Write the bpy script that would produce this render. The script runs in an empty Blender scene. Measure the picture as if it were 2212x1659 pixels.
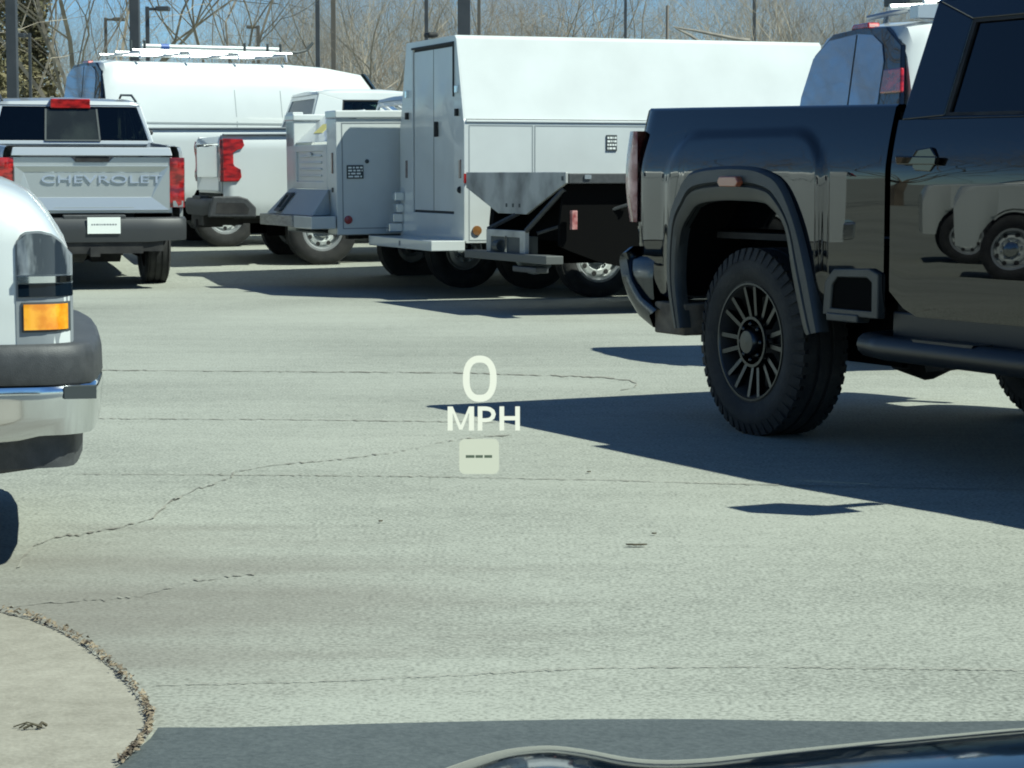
import bpy, math, random
from math import sin, cos, pi, radians as R, atan, atan2, hypot
from mathutils import Vector, Matrix, noise
random.seed(7)
sc = bpy.context.scene
col = sc.collection

# ------------------------------------------------------------------ camera
F_PX, CXP, CYP, EYE = 5000.0, 1106.0, 829.5, 1.21
PITCH = atan((829.5-375)/F_PX)
cam_d = bpy.data.cameras.new('camera'); cam = bpy.data.objects.new('camera', cam_d); col.objects.link(cam)
cam.location = (0, 0, EYE); cam.rotation_euler = (pi/2-PITCH, 0, 0)
cam_d.sensor_width = 36; cam_d.lens = F_PX/2212*36; cam_d.clip_start = .05; cam_d.clip_end = 3000
sc.camera = cam
# ------------------------------------------------------------------ world, sun
SUN = Vector((.78, -.29, 1.06)).normalized()
w = bpy.data.worlds.new('World'); sc.world = w; w.use_nodes = True
nt = w.node_tree; bg = nt.nodes['Background']
sky = nt.nodes.new('ShaderNodeTexSky'); sky.sky_type = 'NISHITA'; sky.sun_disc = False
sky.sun_elevation = math.asin(SUN.z); sky.sun_rotation = atan2(SUN.x, SUN.y)
sky.air_density = 1.0; sky.dust_density = .0; sky.ozone_density = 2.0; sky.altitude = 2500
tint = nt.nodes.new('ShaderNodeMixRGB'); tint.blend_type = 'MULTIPLY'; tint.inputs[0].default_value = 1; tint.inputs[2].default_value = (.70, 1.0, 1.18, 1)
nt.links.new(sky.outputs[0], tint.inputs[1]); nt.links.new(tint.outputs[0], bg.inputs[0]); bg.inputs[1].default_value = .068
sd = bpy.data.lights.new('sun', 'SUN'); sd.energy = 4.9; sd.angle = R(.5); sd.color = (.93, 1.0, .89)
so = bpy.data.objects.new('sun', sd); col.objects.link(so)
so.rotation_euler = SUN.to_track_quat('Z', 'Y').to_euler()
sc.view_settings.view_transform = 'Standard'; sc.view_settings.look = 'None'
sc.view_settings.exposure = .5; sc.view_settings.gamma = 1
sc.cycles.filter_width = 1.9
sc.cycles.max_bounces = 8

def pray(px, py):
    u = (px-CXP)/F_PX; v = (py-CYP)/F_PX
    return Vector((u, cos(PITCH)-v*sin(PITCH), -sin(PITCH)-v*cos(PITCH)))
def at(px, py, Y):
    r = pray(px, py); return Vector((0, 0, EYE))+r*(Y/r.y)
def gnd(px, py, z=0.0):
    r = pray(px, py); return Vector((0, 0, EYE))+r*((z-EYE)/r.z)
def interp(x, xs, ys):
    if x <= xs[0]: return ys[0]
    for i in range(1, len(xs)):
        if x <= xs[i]:
            k = (x-xs[i-1])/(xs[i]-xs[i-1]); return ys[i-1]+k*(ys[i]-ys[i-1])
    return ys[-1]
def smooth(a, b, x):
    k = max(0, min(1, (x-a)/(b-a))); return k*k*(3-2*k)
def ground_h(y): return interp(y, [25.2, 27.4, 30.3, 34, 60], [0, .13, .253, .34, .4])

# ------------------------------------------------------------------ materials
MATS = {}
def mat(name, base=(.5, .5, .5), rough=.5, metal=0, coat=0, spec=.5, emit=None, es=0, fn=None):
    m = bpy.data.materials.new(name); m.use_nodes = True
    b = m.node_tree.nodes['Principled BSDF']
    b.inputs['Base Color'].default_value = (*base, 1); b.inputs['Roughness'].default_value = rough
    b.inputs['Metallic'].default_value = metal; b.inputs['Coat Weight'].default_value = coat
    b.inputs['Coat Roughness'].default_value = .04
    b.inputs['Specular IOR Level'].default_value = spec
    if emit: b.inputs['Emission Color'].default_value = (*emit, 1); b.inputs['Emission Strength'].default_value = es
    if fn: fn(m.node_tree, b)
    MATS[name] = m; return m
def N(nt, t, **k):
    n = nt.nodes.new(t)
    for a, v in k.items():
        if a.startswith('_'): n.inputs[a[1:].replace('_', ' ')].default_value = v
        else: setattr(n, a, v)
    return n
def vary(c0, c1, scale, detail=4, lo=.35, hi=.65, bump=0, bscale=None, rough=None, coord='Object', stretch=None):
    def fn(nt, b):
        tc = N(nt, 'ShaderNodeTexCoord'); src = tc.outputs[coord]
        if stretch:
            mp = N(nt, 'ShaderNodeMapping'); mp.inputs['Scale'].default_value = stretch
            nt.links.new(src, mp.inputs[0]); src = mp.outputs[0]
        n = N(nt, 'ShaderNodeTexNoise', _Scale=scale, _Detail=detail); nt.links.new(src, n.inputs['Vector'])
        r = N(nt, 'ShaderNodeValToRGB'); r.color_ramp.elements[0].position = lo; r.color_ramp.elements[1].position = hi
        r.color_ramp.elements[0].color = (*c0, 1); r.color_ramp.elements[1].color = (*c1, 1)
        nt.links.new(n.outputs[0], r.inputs[0]); nt.links.new(r.outputs[0], b.inputs['Base Color'])
        if rough:
            mr = N(nt, 'ShaderNodeMapRange'); mr.inputs[3].default_value = rough[0]; mr.inputs[4].default_value = rough[1]
            nt.links.new(n.outputs[0], mr.inputs[0]); nt.links.new(mr.outputs[0], b.inputs['Roughness'])
        if bump:
            n2 = N(nt, 'ShaderNodeTexNoise', _Scale=bscale or scale*4, _Detail=3); nt.links.new(src, n2.inputs['Vector'])
            bp = N(nt, 'ShaderNodeBump', _Strength=bump, _Distance=.01)
            nt.links.new(n2.outputs[0], bp.inputs['Height']); nt.links.new(bp.outputs[0], b.inputs['Normal'])
    return fn

WHITE = mat('white_paint', rough=.3, coat=.6, fn=vary((.55, .58, .56), (.61, .64, .62), 1.2, lo=.3, hi=.7, bump=.02, bscale=1.5))
WHITE2 = mat('white_body_panel', rough=.38, coat=.4, fn=vary((.535, .56, .54), (.60, .63, .61), 2.0, 6, lo=.3, hi=.7, bump=.07, bscale=2.2))
def black_fn(nt, b):
    tc = N(nt, 'ShaderNodeTexCoord')
    n = N(nt, 'ShaderNodeTexNoise', _Scale=1.3, _Detail=1); nt.links.new(tc.outputs['Object'], n.inputs['Vector'])
    bp = N(nt, 'ShaderNodeBump', _Strength=.05, _Distance=.05); nt.links.new(n.outputs[0], bp.inputs['Height'])
    nt.links.new(bp.outputs[0], b.inputs['Normal']); nt.links.new(bp.outputs[0], b.inputs['Coat Normal'])
BLACK = mat('black_paint', (.0015, .002, .003), .01, coat=0, spec=.75, fn=black_fn)
SILVER = mat('silver_paint', (.50, .53, .53), .32, metal=.55, coat=.8)
NAVY = mat('navy_paint', (.004, .009, .016), .06, coat=0, spec=.45)
DCHR = mat('dark_chrome', (.075, .08, .085), .16, metal=1)
BLACKT = mat('black_trim', (.012, .013, .014), .4)
CHROME = mat('chrome', (.75, .78, .8), .1, metal=1)
MACH = mat('machined_metal', (.07, .075, .078), .28, metal=1)
HOLE = mat('deep_black', (.002, .002, .002), .9, spec=.1)  # near-black that paints shade into recesses
GALV = mat('galvanised_steel', metal=.25, rough=.55, fn=vary((.16, .165, .16), (.46, .47, .45), 2.6, 6, .3, .6, rough=(.4, .6)))
ALU = mat('brushed_aluminium', (.55, .57, .58), .38, metal=.8)
PLAST = mat('dark_plastic', rough=.55, fn=vary((.035, .038, .04), (.055, .058, .06), 25, bump=.15, bscale=300))
FLARE = mat('flare_plastic', rough=.38, fn=vary((.026, .029, .029), (.045, .048, .046), 5, bump=.1, bscale=250))
DARK = mat('chassis_black', rough=.7, fn=vary((.008, .008, .009), (.03, .029, .027), 6))
RUBBER = mat('tyre_rubber', rough=.75, fn=vary((.011, .012, .013), (.027, .027, .026), 9, bump=.3, bscale=80))
RUST = mat('dusty_metal', rough=.8, fn=vary((.10, .08, .06), (.22, .18, .13), 10))
SEAM = mat('panel_gap', (.03, .033, .035), .8)
SEAML = mat('light_seam', (.30, .33, .33), .7)
GREYP = mat('grey_trim', (.22, .24, .25), .5)
RED = mat('red_lens', rough=.15, coat=1, fn=vary((.16, .004, .006), (.48, .015, .015), 9, lo=.4, hi=.6, stretch=(1, 1, 2.5)))
PALERED = mat('smoked_red_lens', rough=.2, coat=1, fn=vary((.25, .05, .05), (.55, .28, .26), 12, lo=.4, hi=.6))
AMBER = mat('amber_lens', rough=.2, coat=1, fn=vary((.75, .24, .01), (.95, .42, .03), 20, lo=.4, hi=.6))
CLEAR = mat('clear_lens', (.45, .48, .5), .08, metal=.6, coat=1)
WOOD = mat('weathered_wood', rough=.8, fn=vary((.28, .27, .24), (.42, .41, .37), 8, stretch=(6, 1, 6)))
YEL = mat('yellow_label', (.7, .62, .2), .6)
PAPER = mat('white_card', (.82, .85, .8), .6)
INK = mat('dark_ink', (.05, .06, .06), .6)
SEAT = mat('seat_fabric', (.02, .022, .025), .9)
POLE = mat('bronze_pole', rough=.5, fn=vary((.035, .04, .045), (.05, .055, .06), 3))
POLEB = mat('far_bronze_pole', (.10, .09, .075), .6)
POLEW = mat('wood_pole', (.20, .17, .14), .9)
BARK = mat('pale_bark', rough=.9, fn=vary((.20, .17, .13), (.34, .295, .22), 3))
BARKB = mat('brown_bark', rough=.9, fn=vary((.18, .14, .10), (.30, .24, .17), 3))
BARKG = mat('grey_bark', rough=.9, fn=vary((.20, .18, .155), (.33, .30, .25), 3))
NEEDLE = mat('olive_needles', rough=.8, fn=vary((.09, .085, .04), (.20, .17, .085), 1.5))
LITTER = mat('dry_litter', rough=.9, fn=vary((.07, .05, .035), (.30, .24, .16), 30))
LEAFM = mat('brown_leaf', (.07, .06, .035), .8)
def glass(name, tint, k=1.35):
    m = bpy.data.materials.new(name); m.use_nodes = True; nt = m.node_tree; nt.nodes.clear()
    o = nt.nodes.new('ShaderNodeOutputMaterial'); mx = nt.nodes.new('ShaderNodeMixShader')
    tr = nt.nodes.new('ShaderNodeBsdfTransparent'); tr.inputs[0].default_value = (*tint, 1)
    gl = nt.nodes.new('ShaderNodeBsdfGlossy'); gl.inputs['Roughness'].default_value = .02
    fr = nt.nodes.new('ShaderNodeFresnel'); fr.inputs[0].default_value = k
    nt.links.new(fr.outputs[0], mx.inputs[0]); nt.links.new(tr.outputs[0], mx.inputs[1]); nt.links.new(gl.outputs[0], mx.inputs[2])
    nt.links.new(mx.outputs[0], o.inputs[0]); return m
GLASS = glass('tinted_glass', (.42, .5, .48), 1.5)
GLASSD = glass('privacy_glass', (.10, .13, .13), 1.6)
GLASSR = mat('rear_van_glass', (.30, .36, .43), .03, metal=.75)  # metallic blue-grey base paints reflected sky into the pane
GLASSM = mat('reflective_glass', (.02, .03, .035), .02, spec=1.0, coat=1)

# ------------------------------------------------------------------ mesh builder
class MB:
    def __init__(s): s.v = []; s.f = []
    def add(s, vs, fs):
        o = len(s.v); s.v += [tuple(v) for v in vs]; s.f += [tuple(i+o for i in f) for f in fs]; return s
    def box(s, x0, x1, y0, y1, z0, z1):
        v = [(x, y, z) for z in (z0, z1) for y in (y0, y1) for x in (x0, x1)]
        return s.add(v, [(0, 2, 3, 1), (4, 5, 7, 6), (0, 1, 5, 4), (2, 6, 7, 3), (0, 4, 6, 2), (1, 3, 7, 5)])
    def prism(s, pts, fm, d0=0.0, d1=.01):
        n = len(pts); v = [fm(a, b, d0) for a, b in pts]+[fm(a, b, d1) for a, b in pts]
        return s.add(v, [tuple(range(n)), tuple(range(2*n-1, n-1, -1))]+[(i, i+n, (i+1) % n+n, (i+1) % n) for i in range(n)])
    def ring(s, out, inn, fm, d0, d1, closed=True):
        n = len(out); v = []
        for L, d in ((out, d0), (inn, d0), (out, d1), (inn, d1)): v += [fm(a, b, d) for a, b in L]
        f = []; m = n if closed else n-1
        for i in range(m):
            j = (i+1) % n
            f += [(i, j, n+j, n+i), (2*n+i, 3*n+i, 3*n+j, 2*n+j), (i, 2*n+i, 2*n+j, j), (n+i, n+j, 3*n+j, 3*n+i)]
        if not closed: f += [(0, n, 3*n, 2*n), (n-1, 3*n-1, 4*n-1, 2*n-1)]
        return s.add(v, f)
    def grid(s, rows, closed=False):
        a = len(rows); b = len(rows[0]); v = [p for r in rows for p in r]; f = []
        for i in range(a-1):
            for j in range(b if closed else b-1):
                k = (j+1) % b; f.append((i*b+j, i*b+k, (i+1)*b+k, (i+1)*b+j))
        return s.add(v, f)
    def tube(s, path, r, n=8, cap=True):
        P = [Vector(p) for p in path]; rows = []
        rr = r if isinstance(r, (list, tuple)) else [r]*len(P)
        for i, p in enumerate(P):
            d = (P[min(i+1, len(P)-1)]-P[max(i-1, 0)]).normalized()
            a = d.cross(Vector((0, 0, 1)) if abs(d.z) < .9 else Vector((1, 0, 0))).normalized(); b = d.cross(a)
            rows.append([p+(a*cos(2*pi*k/n)+b*sin(2*pi*k/n))*rr[i] for k in range(n)])
        o = len(s.v); s.grid(rows, True)
        if cap: s.f += [tuple(o+k for k in range(n)), tuple(o+(len(P)-1)*n+k for k in range(n-1, -1, -1))]
        return s
    def lathe(s, prof, n=40, c=(0, 0, 0)):      # prof: (r, y) about the y axis
        rows = [[(c[0]+r*cos(2*pi*k/n), c[1]+y, c[2]+r*sin(2*pi*k/n)) for k in range(n)] for r, y in prof]
        return s.grid(rows, True)
    def disc(s, c, r, y, n=20):
        return s.add([(c[0]+r*cos(2*pi*k/n), y, c[1]+r*sin(2*pi*k/n)) for k in range(n)], [tuple(range(n))])
    def build(s, name, m, parent=None, sm=None, bev=0, loc=None):
        me = bpy.data.meshes.new(name); me.from_pydata([tuple(v) for v in s.v], [], s.f); me.update()
        o = bpy.data.objects.new(name, me); col.objects.link(o); me.materials.append(m)
        if sm:
            for p in me.polygons: p.use_smooth = True
            me.set_sharp_from_angle(angle=R(sm))
        if bev:
            b = o.modifiers.new('bevel', 'BEVEL'); b.width = bev; b.segments = 2; b.limit_method = 'ANGLE'; b.angle_limit = R(40)
        if parent: o.parent = parent
        if loc: o.location = loc
        return o
def fix_normals(o):
    import bmesh
    bm = bmesh.new(); bm.from_mesh(o.data); bmesh.ops.recalc_face_normals(bm, faces=bm.faces); bm.to_mesh(o.data); bm.free(); return o
def tag(o, label=None, cat=None, group=None, kind=None):
    for k, v in (('label', label), ('category', cat), ('group', group), ('kind', kind)):
        if v: o[k] = v
    return o
def thing(name, label, cat, group=None, loc=(0, 0, 0), rz=0, pitch=0):
    o = bpy.data.objects.new(name, None); col.objects.link(o); o.empty_display_size = .3
    o.matrix_world = Matrix.Translation(loc) @ Matrix.Rotation(rz, 4, 'Z') @ Matrix.Rotation(-pitch, 4, 'Y')
    return tag(o, label, cat, group)
def copy_tree(o, parent=None):
    c = o.copy(); col.objects.link(c)
    if parent: c.parent = parent
    for ch in [q for q in bpy.data.objects if q.parent == o]: copy_tree(ch, c)
    return c
def place(px, py, Y, th, wb):
    p = at(px, py, Y); g0 = ground_h(p.y); g1 = ground_h(p.y+wb*sin(R(th)))
    return (p.x, p.y, g0), R(th), atan((g1-g0)/wb)
def text(body, name, m, parent, size, mtx, extrude=.003, sx=1.0, bevel=0, off=0.0):
    c = bpy.data.curves.new(name, 'FONT'); c.body = body; c.size = size; c.extrude = extrude; c.align_x = 'CENTER'; c.align_y = 'CENTER'; c.offset = off
    c.space_character = 1.0; c.bevel_depth = bevel
    t = bpy.data.objects.new('tmp', c); col.objects.link(t); dg = bpy.context.evaluated_depsgraph_get()
    me = bpy.data.meshes.new_from_object(t.evaluated_get(dg)); bpy.data.objects.remove(t)
    me.materials.clear(); me.materials.append(m)
    me.transform(mtx @ Matrix.Diagonal((sx, 1, 1, 1)))
    o = bpy.data.objects.new(name, me); col.objects.link(o)
    if parent: o.parent = parent
    return o

# vehicle-local axes: x forward, y to the vehicle's left (0 = right flank), z up
fR = lambda a, b, d: (a, d, b)
def fL(W): return lambda a, b, d: (a, W-d, b)
fB = lambda a, b, d: (d, a, b)
def rows_panel(ts, top, bot, out, y, W=None, nh=14):
    rows = []
    for t in ts:
        a, b = bot(t), top(t); rows.append([])
        for k in range(nh+1):
            h = a+(b-a)*k/nh; o = out(t, h)
            rows[-1].append((t, o if y == 0 else W-o, h))
    return rows
def lin(a, b, n): return [a+(b-a)*k/(n-1) for k in range(n)]

# ------------------------------------------------------------------ wheels
def make_wheel(style, Rt, Rr, w, parent, loc, left=False, first={}):
    key = (style, Rt, Rr, w)
    if key not in first:
        h = w/2
        rim = MB(); rim.lathe([(Rr+.012, -h*.82), (Rr+.012, -h*.9), (Rr-.012, -h*.88), (Rr-.03, -h*.6), (Rr-.045, h*.3), (Rr-.03, h*.8), (Rr+.01, h*.85)], 48)
        caps = MB(); extra = None
        if style == 'alloy':
            rim.lathe([(Rr-.045, h*.1), (.02, h*.1)], 40)
            extra = MB()
            for k in range(8):
                a = 2*pi*k/8+.06
                for s_ in (-1, 1):
                    r0, r1 = .105, Rr-.008; w0, w1 = .018, .042
                    pa = []
                    for r_, off in ((r0, w0), (r1, w1)):
                        for e in (-.009, .011):
                            q = s_*off+e*s_; pa.append((r_*cos(a)-q*sin(a), r_*sin(a)+q*cos(a)))
                    pa = [pa[0], pa[2], pa[3], pa[1]]
                    extra.prism(pa, lambda x, z, d: (x, d+(.02 if hypot(x, z) < .15 else 0), z), -h*.86, -h*.62)
            extra.lathe([(.12, -h*.80), (.118, -h*.86), (.105, -h*.86), (.10, -h*.7)], 32)
            extra.lathe([(Rr+.006, -h*.83), (Rr+.002, -h*.93), (Rr-.006, -h*.93), (Rr-.012, -h*.84)], 48)
            caps.lathe([(.062, -h*.6), (.06, -h*.98), (.052, -h*1.06), (.0, -h*1.08)], 24)
            for k in range(8):
                a = 2*pi*k/8; caps.lathe([(.011, -h*.6), (.011, -h*.9), (.004, -h*.95), (0, -h*.95)], 8, (.083*cos(a), 0, .083*sin(a)))
        else:
            d = MB(); prof = [(Rr-.03, -h*.35), (Rr-.05, -h*.3), (Rr-.065, -h*.55), (.13, -h*.62), (.095, -h*.35), (.085, -h*.3)]
            d.lathe(prof, 40); extra = d
            caps.lathe([(.085, -h*.3), (.08, -h*.75), (.05, -h*.85), (0, -h*.87)], 20)
            for k in range(8):
                a = 2*pi*k/8+.2; caps.lathe([(.012, -h*.3), (.012, -h*.65), (0, -h*.68)], 8, (.105*cos(a), 0, .105*sin(a)))
        rimo = rim.build('wheel', MATS['chassis_black'] if style != 'steel' else MATS['brushed_aluminium'], parent, sm=40)
        nf0 = len(extra.f)
        if style == 'steel':
            holes = extra
            for k in range(8):
                a = 2*pi*k/8; c = (.165*cos(a), .165*sin(a)); holes.add([(c[0]+.026*cos(2*pi*j/12), -h*.605, c[1]+.026*sin(2*pi*j/12)) for j in range(12)], [tuple(range(12))])
        ro = extra.build('rim', MACH if style == 'alloy' else (ALU if style == 'greyrim' else WHITE), rimo, sm=40)
        ro.data.materials.append(DARK)
        for pf in list(ro.data.polygons)[nf0:]: pf.material_index = 1
        caps.build('hub_cap', MACH if style == 'alloy' else CHROME, rimo, sm=40)
        t = MB(); pr = [(Rr, -h*.8), (Rr+.02, -h*.95), (Rr+(Rt-Rr)*.5, -h*1.04), (Rt-.045, -h*.98), (Rt-.012, -h*.86), (Rt, -h*.78)]
        g = .009
        for y in (-.5, -.17, .17, .5): pr += [(Rt+.002, (y-.05)*2*h*.78*.95), (Rt-g, (y-.045)*2*h*.78*.95), (Rt-g, (y+.045)*2*h*.78*.95), (Rt+.002, (y+.05)*2*h*.78*.95)]
        pr += [(Rt, h*.78), (Rt-.012, h*.86), (Rt-.045, h*.98), (Rr+(Rt-Rr)*.5, h*1.04), (Rr+.02, h*.95), (Rr, h*.8)]
        t.lathe(pr, 56)
        if style == 'alloy':
            for k in range(48):
                a = 2*pi*k/48
                for sgn in (-1, 1):
                    c, s_ = cos(a), sin(a); dt = .018
                    pts = []
                    for rr_, yy in ((Rt+.003, sgn*h*.62), (Rt+.003, sgn*h*.88), (Rt-.055, sgn*h*1.03)):
                        for e in (-dt, dt): pts.append((rr_*c-e*s_, yy, rr_*s_+e*c))
                    t.add(pts, [(0, 1, 3, 2), (2, 3, 5, 4), (0, 2, 4), (1, 5, 3)])
        t.build('tyre', RUBBER, rimo, sm=35)
        first[key] = rimo; o = rimo
    else:
        o = copy_tree(first[key], parent)
    o.location = loc; o.rotation_euler = (0, random.uniform(0, .6) if style != 'alloy' else -.02, pi if left else 0)
    return o
def axle_set(parent, wb, W, style, Rt, Rr, w, inset=.02, dual=False):
    for t in (0, wb):
        for left in (False, True):
            y = W-inset-w/2 if left else inset+w/2
            make_wheel(style, Rt, Rr, w, parent, (t, y, Rt), left)
            if dual and t == 0:
                yi = y-w-.03 if left else y+w+.03
                make_wheel(style, Rt, Rr, w, parent, (t, yi, Rt), left)
    m = MB(); m.tube([(0, .2, Rt), (0, W-.2, Rt)], .06); m.tube([(wb, .2, Rt), (wb, W-.2, Rt)], .05)
    m.box(-.9, wb+.5, W/2-.5, W/2-.38, .5, .66); m.box(-.9, wb+.5, W/2+.38, W/2+.5, .5, .66)
    m.lathe([(0, -.16), (.12, -.13), (.17, 0), (.12, .13), (0, .16)], 16, (0, W/2, Rt))
    m.build('chassis', DARK, parent, sm=40)

# ------------------------------------------------------------------ pickup truck
def arch_poly(c, r0, n=18, hmin=.42):
    return [(c-r0*cos(pi*k/(n-1))*1.0, hmin+(r0*1.0)*sin(pi*k/(n-1))) for k in range(n)]
def pickup(root, p):
    W = p['W']; paint = p['paint']; tail, bf = p['tail'], p['bf']; rail = p['rail']; belt = p['belt']; roof = p['roof']
    cb, cf, hf, wb = p['cb'], p['cf'], p['hf'], p['wb']; sill = p['sill']; Rt = p['Rt']
    archr = p.get('archr', Rt+.1); archh = p.get('archh', Rt*2+.12)
    def out(t, h):
        o = (.30*max(0, h-1.215)**1.35 if p.get('bulge') else .05*smooth(belt-.10, belt+.08, h))+.05*smooth(.75, .45, h)
        if p.get('bulge'):
            for c in (0, wb):
                qx = abs(t-c+.04)-.66+.24; qy = h-1.395+.24
                dd = min(max(qx, qy), 0)+hypot(max(qx, 0), max(qy, 0))-.24
                o -= .012*smooth(.022, -.022, dd)
            o += .035*smooth(tail+.14, tail-.02, t)**2
        else:
            o += .05*smooth(tail+.12, tail, t)**2
        return o
    def archcut(t, c, base):
        d = abs(t-c)
        if d >= archr: return base
        if p.get('bulge'):
            return interp(t-c, [-.60, -.585, -.53, -.36, -.05, .2, .37, .5, .56, .57], [base, .62, .93, 1.085, 1.10, 1.09, .985, .75, .55, base])
        return max(base, Rt*.7+(archh-Rt*.7)*math.sqrt(max(0, 1-(d/archr)**2)))
    railf = lambda t: rail+(.035*(bf-t)/(bf-tail) if p.get('bulge') else 0)
    low = p.get('low', lambda t: sill)
    ts = sorted(set(lin(tail, bf, 70)+[-archr, archr, -archr+.004, archr-.004]))
    for y in (0, W):
        m = MB(); m.grid(rows_panel(ts, railf, lambda t: archcut(t, 0, low(t)), out, 0 if y == 0 else 1, W, 44 if p.get('bulge') else 18))
        # rolled rail and inner wall
        rr = []
        for t in lin(tail, bf, 6):
            h = railf(t); s_ = 1 if y == 0 else -1; b0 = y+s_*out(t, h)
            rr.append([(t, b0, h), (t, b0+s_*.015, h+.012), (t, b0+s_*.09, h+.012), (t, b0+s_*.10, h-.01), (t, b0+s_*.16, h-.06), (t, b0+s_*.16, .95)])
        m.grid(rr)
        m.build('bed_side', paint, root, sm=50)
        # wheel house
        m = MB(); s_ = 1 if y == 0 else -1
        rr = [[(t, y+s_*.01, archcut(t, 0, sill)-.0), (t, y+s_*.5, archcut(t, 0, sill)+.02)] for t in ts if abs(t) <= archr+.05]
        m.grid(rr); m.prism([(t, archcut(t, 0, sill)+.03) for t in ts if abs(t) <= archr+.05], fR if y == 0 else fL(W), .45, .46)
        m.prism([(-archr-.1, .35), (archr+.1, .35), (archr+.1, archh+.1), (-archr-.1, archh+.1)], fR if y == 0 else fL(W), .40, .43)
        m.build('wheel_house', HOLE, root)  # arch shade painted in: near-black liner and backing plate
    m = MB(); m.box(tail+.05, bf-.02, .18, W-.18, .90, .93); m.box(bf-.06, bf-.02, .12, W-.12, .90, rail-.02)
    m.box(tail+.3, cf, .15, .20, sill+.06, 1.0) if False else None
    m.box(tail+.2, bf, .5, W-.5, .55, .9)
    m.build('bed_floor', p.get('bedmat', PLAST), root)
    # inner dark core behind the panel gaps
    m = MB(); m.box(bf-.03, cb+.1, .10, W-.10, .6, belt-.06); m.box(cb+.04, cf+.2, .09, W-.09, sill-.08, 1.0); m.build('underbody', DARK, root)
    # tailgate
    tw0, tw1 = p.get('tg', (.13, W-.13)); m = MB(); tb = p.get('tgb', .86)
    def tz(h): return tail-.02+.05*smooth(rail-.02, rail+.05, h)
    m.prism([(tw0, tb), (tw1, tb), (tw1, rail-.10), (W/2+.22, rail-.10), (W/2+.17, rail-.15), (W/2-.17, rail-.15), (W/2-.22, rail-.10), (tw0, rail-.10)], fB, tail-.01, tail+.05)
    m.prism([(tw0, rail-.085), (tw1, rail-.085), (tw1-.02, rail+.0), (tw0+.02, rail+.0)], lambda a, b, d: (d+(.0 if b < rail-.05 else .03), a, b), tail-.045, tail+.05)
    m.ring([(tw0+.03, tb+.03), (tw1-.03, tb+.03), (tw1-.03, rail-.19), (tw0+.03, rail-.19)], [(tw0+.22, tb+.17), (tw1-.22, tb+.17), (tw1-.13, rail-.26), (tw0+.13, rail-.26)], lambda a, b, d: (d, a, b) if (tw0+.1 < a < tw1-.1) else (d-.028, a, b), tail-.012, tail+.04)
    tg = m.build('tailgate', paint, root, bev=.006)
    MB().box(tail-.03, tail+.02, W/2-.17, W/2+.17, rail-.145, rail-.095).build('handle', DARK, tg)
    for s_ in (0, 1):
        m = MB(); lw = p.get('lw', .115); y0, y1 = (-.012, lw) if s_ == 0 else (W-lw, W+.012); lt = p.get('light', (.95, 1.40)); lm = p.get('lightm', RED)
        for k in range(10): pass
        rows = []
        for h in lin(lt[0], lt[1], 9):
            e = .012*sin((h-lt[0])/(lt[1]-lt[0])*3*pi); fw = p.get('lwrap', .16)
            ys = [y0+.012, y0, y0+.004, y0+.02, (y0+y1)/2, y1] if s_ == 0 else [y1-.012, y1, y1-.004, y1-.02, (y0+y1)/2, y0]
            inc = p.get('lbulge', 0)*sin((h-lt[0])/(lt[1]-lt[0])*pi)
            xs = [tail+fw, tail+fw-.02, tail+.02-inc, tail-.035-inc, tail-.04-inc-e, tail-.02-inc]
            rows.append(list(zip(xs, ys, [h]*6)))
        rows = [[(rows[0][0][0], y0*.5+y1*.5, lt[0])]*6]+rows+[[(rows[0][0][0], y0*.5+y1*.5, lt[1])]*6]
        m.grid(rows); tlo = m.build('taillight', lm, root, sm=40)
        if not p.get('bulge'):
            MB().box(tail-.042, tail-.02, y0+.03, y1-.03, lt[0]+.005, lt[0]+.07).build('reversing_lamp', CLEAR, tlo)
    # bumper
    bh = p.get('bh', (.52, .78)); bx = tail-p.get('bx', .17); bm_ = p.get('bumpm', CHROME)
    m = MB(); path = [(tail+.22, .0), (tail+.05, -.02), (bx+.06, .0), (bx, .08), (bx-.02, .4), (bx-.02, W-.4), (bx, W-.08), (bx+.06, W), (tail+.05, W+.02), (tail+.22, W)]
    rows = [[(x, y, bh[0]+.02*(abs(y-W/2) > .8)), (x-.012, y, (bh[0]+bh[1])/2), (x, y, bh[1]-.02), (x+.02, y*.98+.01, bh[1]), (x+.12, W/2+(y-W/2)*.86, bh[1])] for x, y in path]
    m.grid(rows); bo = m.build('bumper', bm_, root, sm=45)
    m = MB(); m.box(bx+.02, tail+.1, .12, W-.12, bh[0]+.02, bh[1]-.01); m.box(bx-.01, bx+.1, W/2-.32, W/2+.32, bh[0]+.02, bh[1]+.03); m.build('step_pad', PLAST, bo, bev=.008)
    m = MB(); m.box(bx, tail+.3, W/2-.5, W/2+.5, bh[0]-.12, bh[0]+.01); m.box(bx-.03, bx+.3, W/2-.05, W/2+.05, bh[0]-.15, bh[0]-.05); m.build('hitch', DARK, root)
    # cab lower
    ts = sorted(set(lin(cb, cf, 22))); cw = cf-cb
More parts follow.
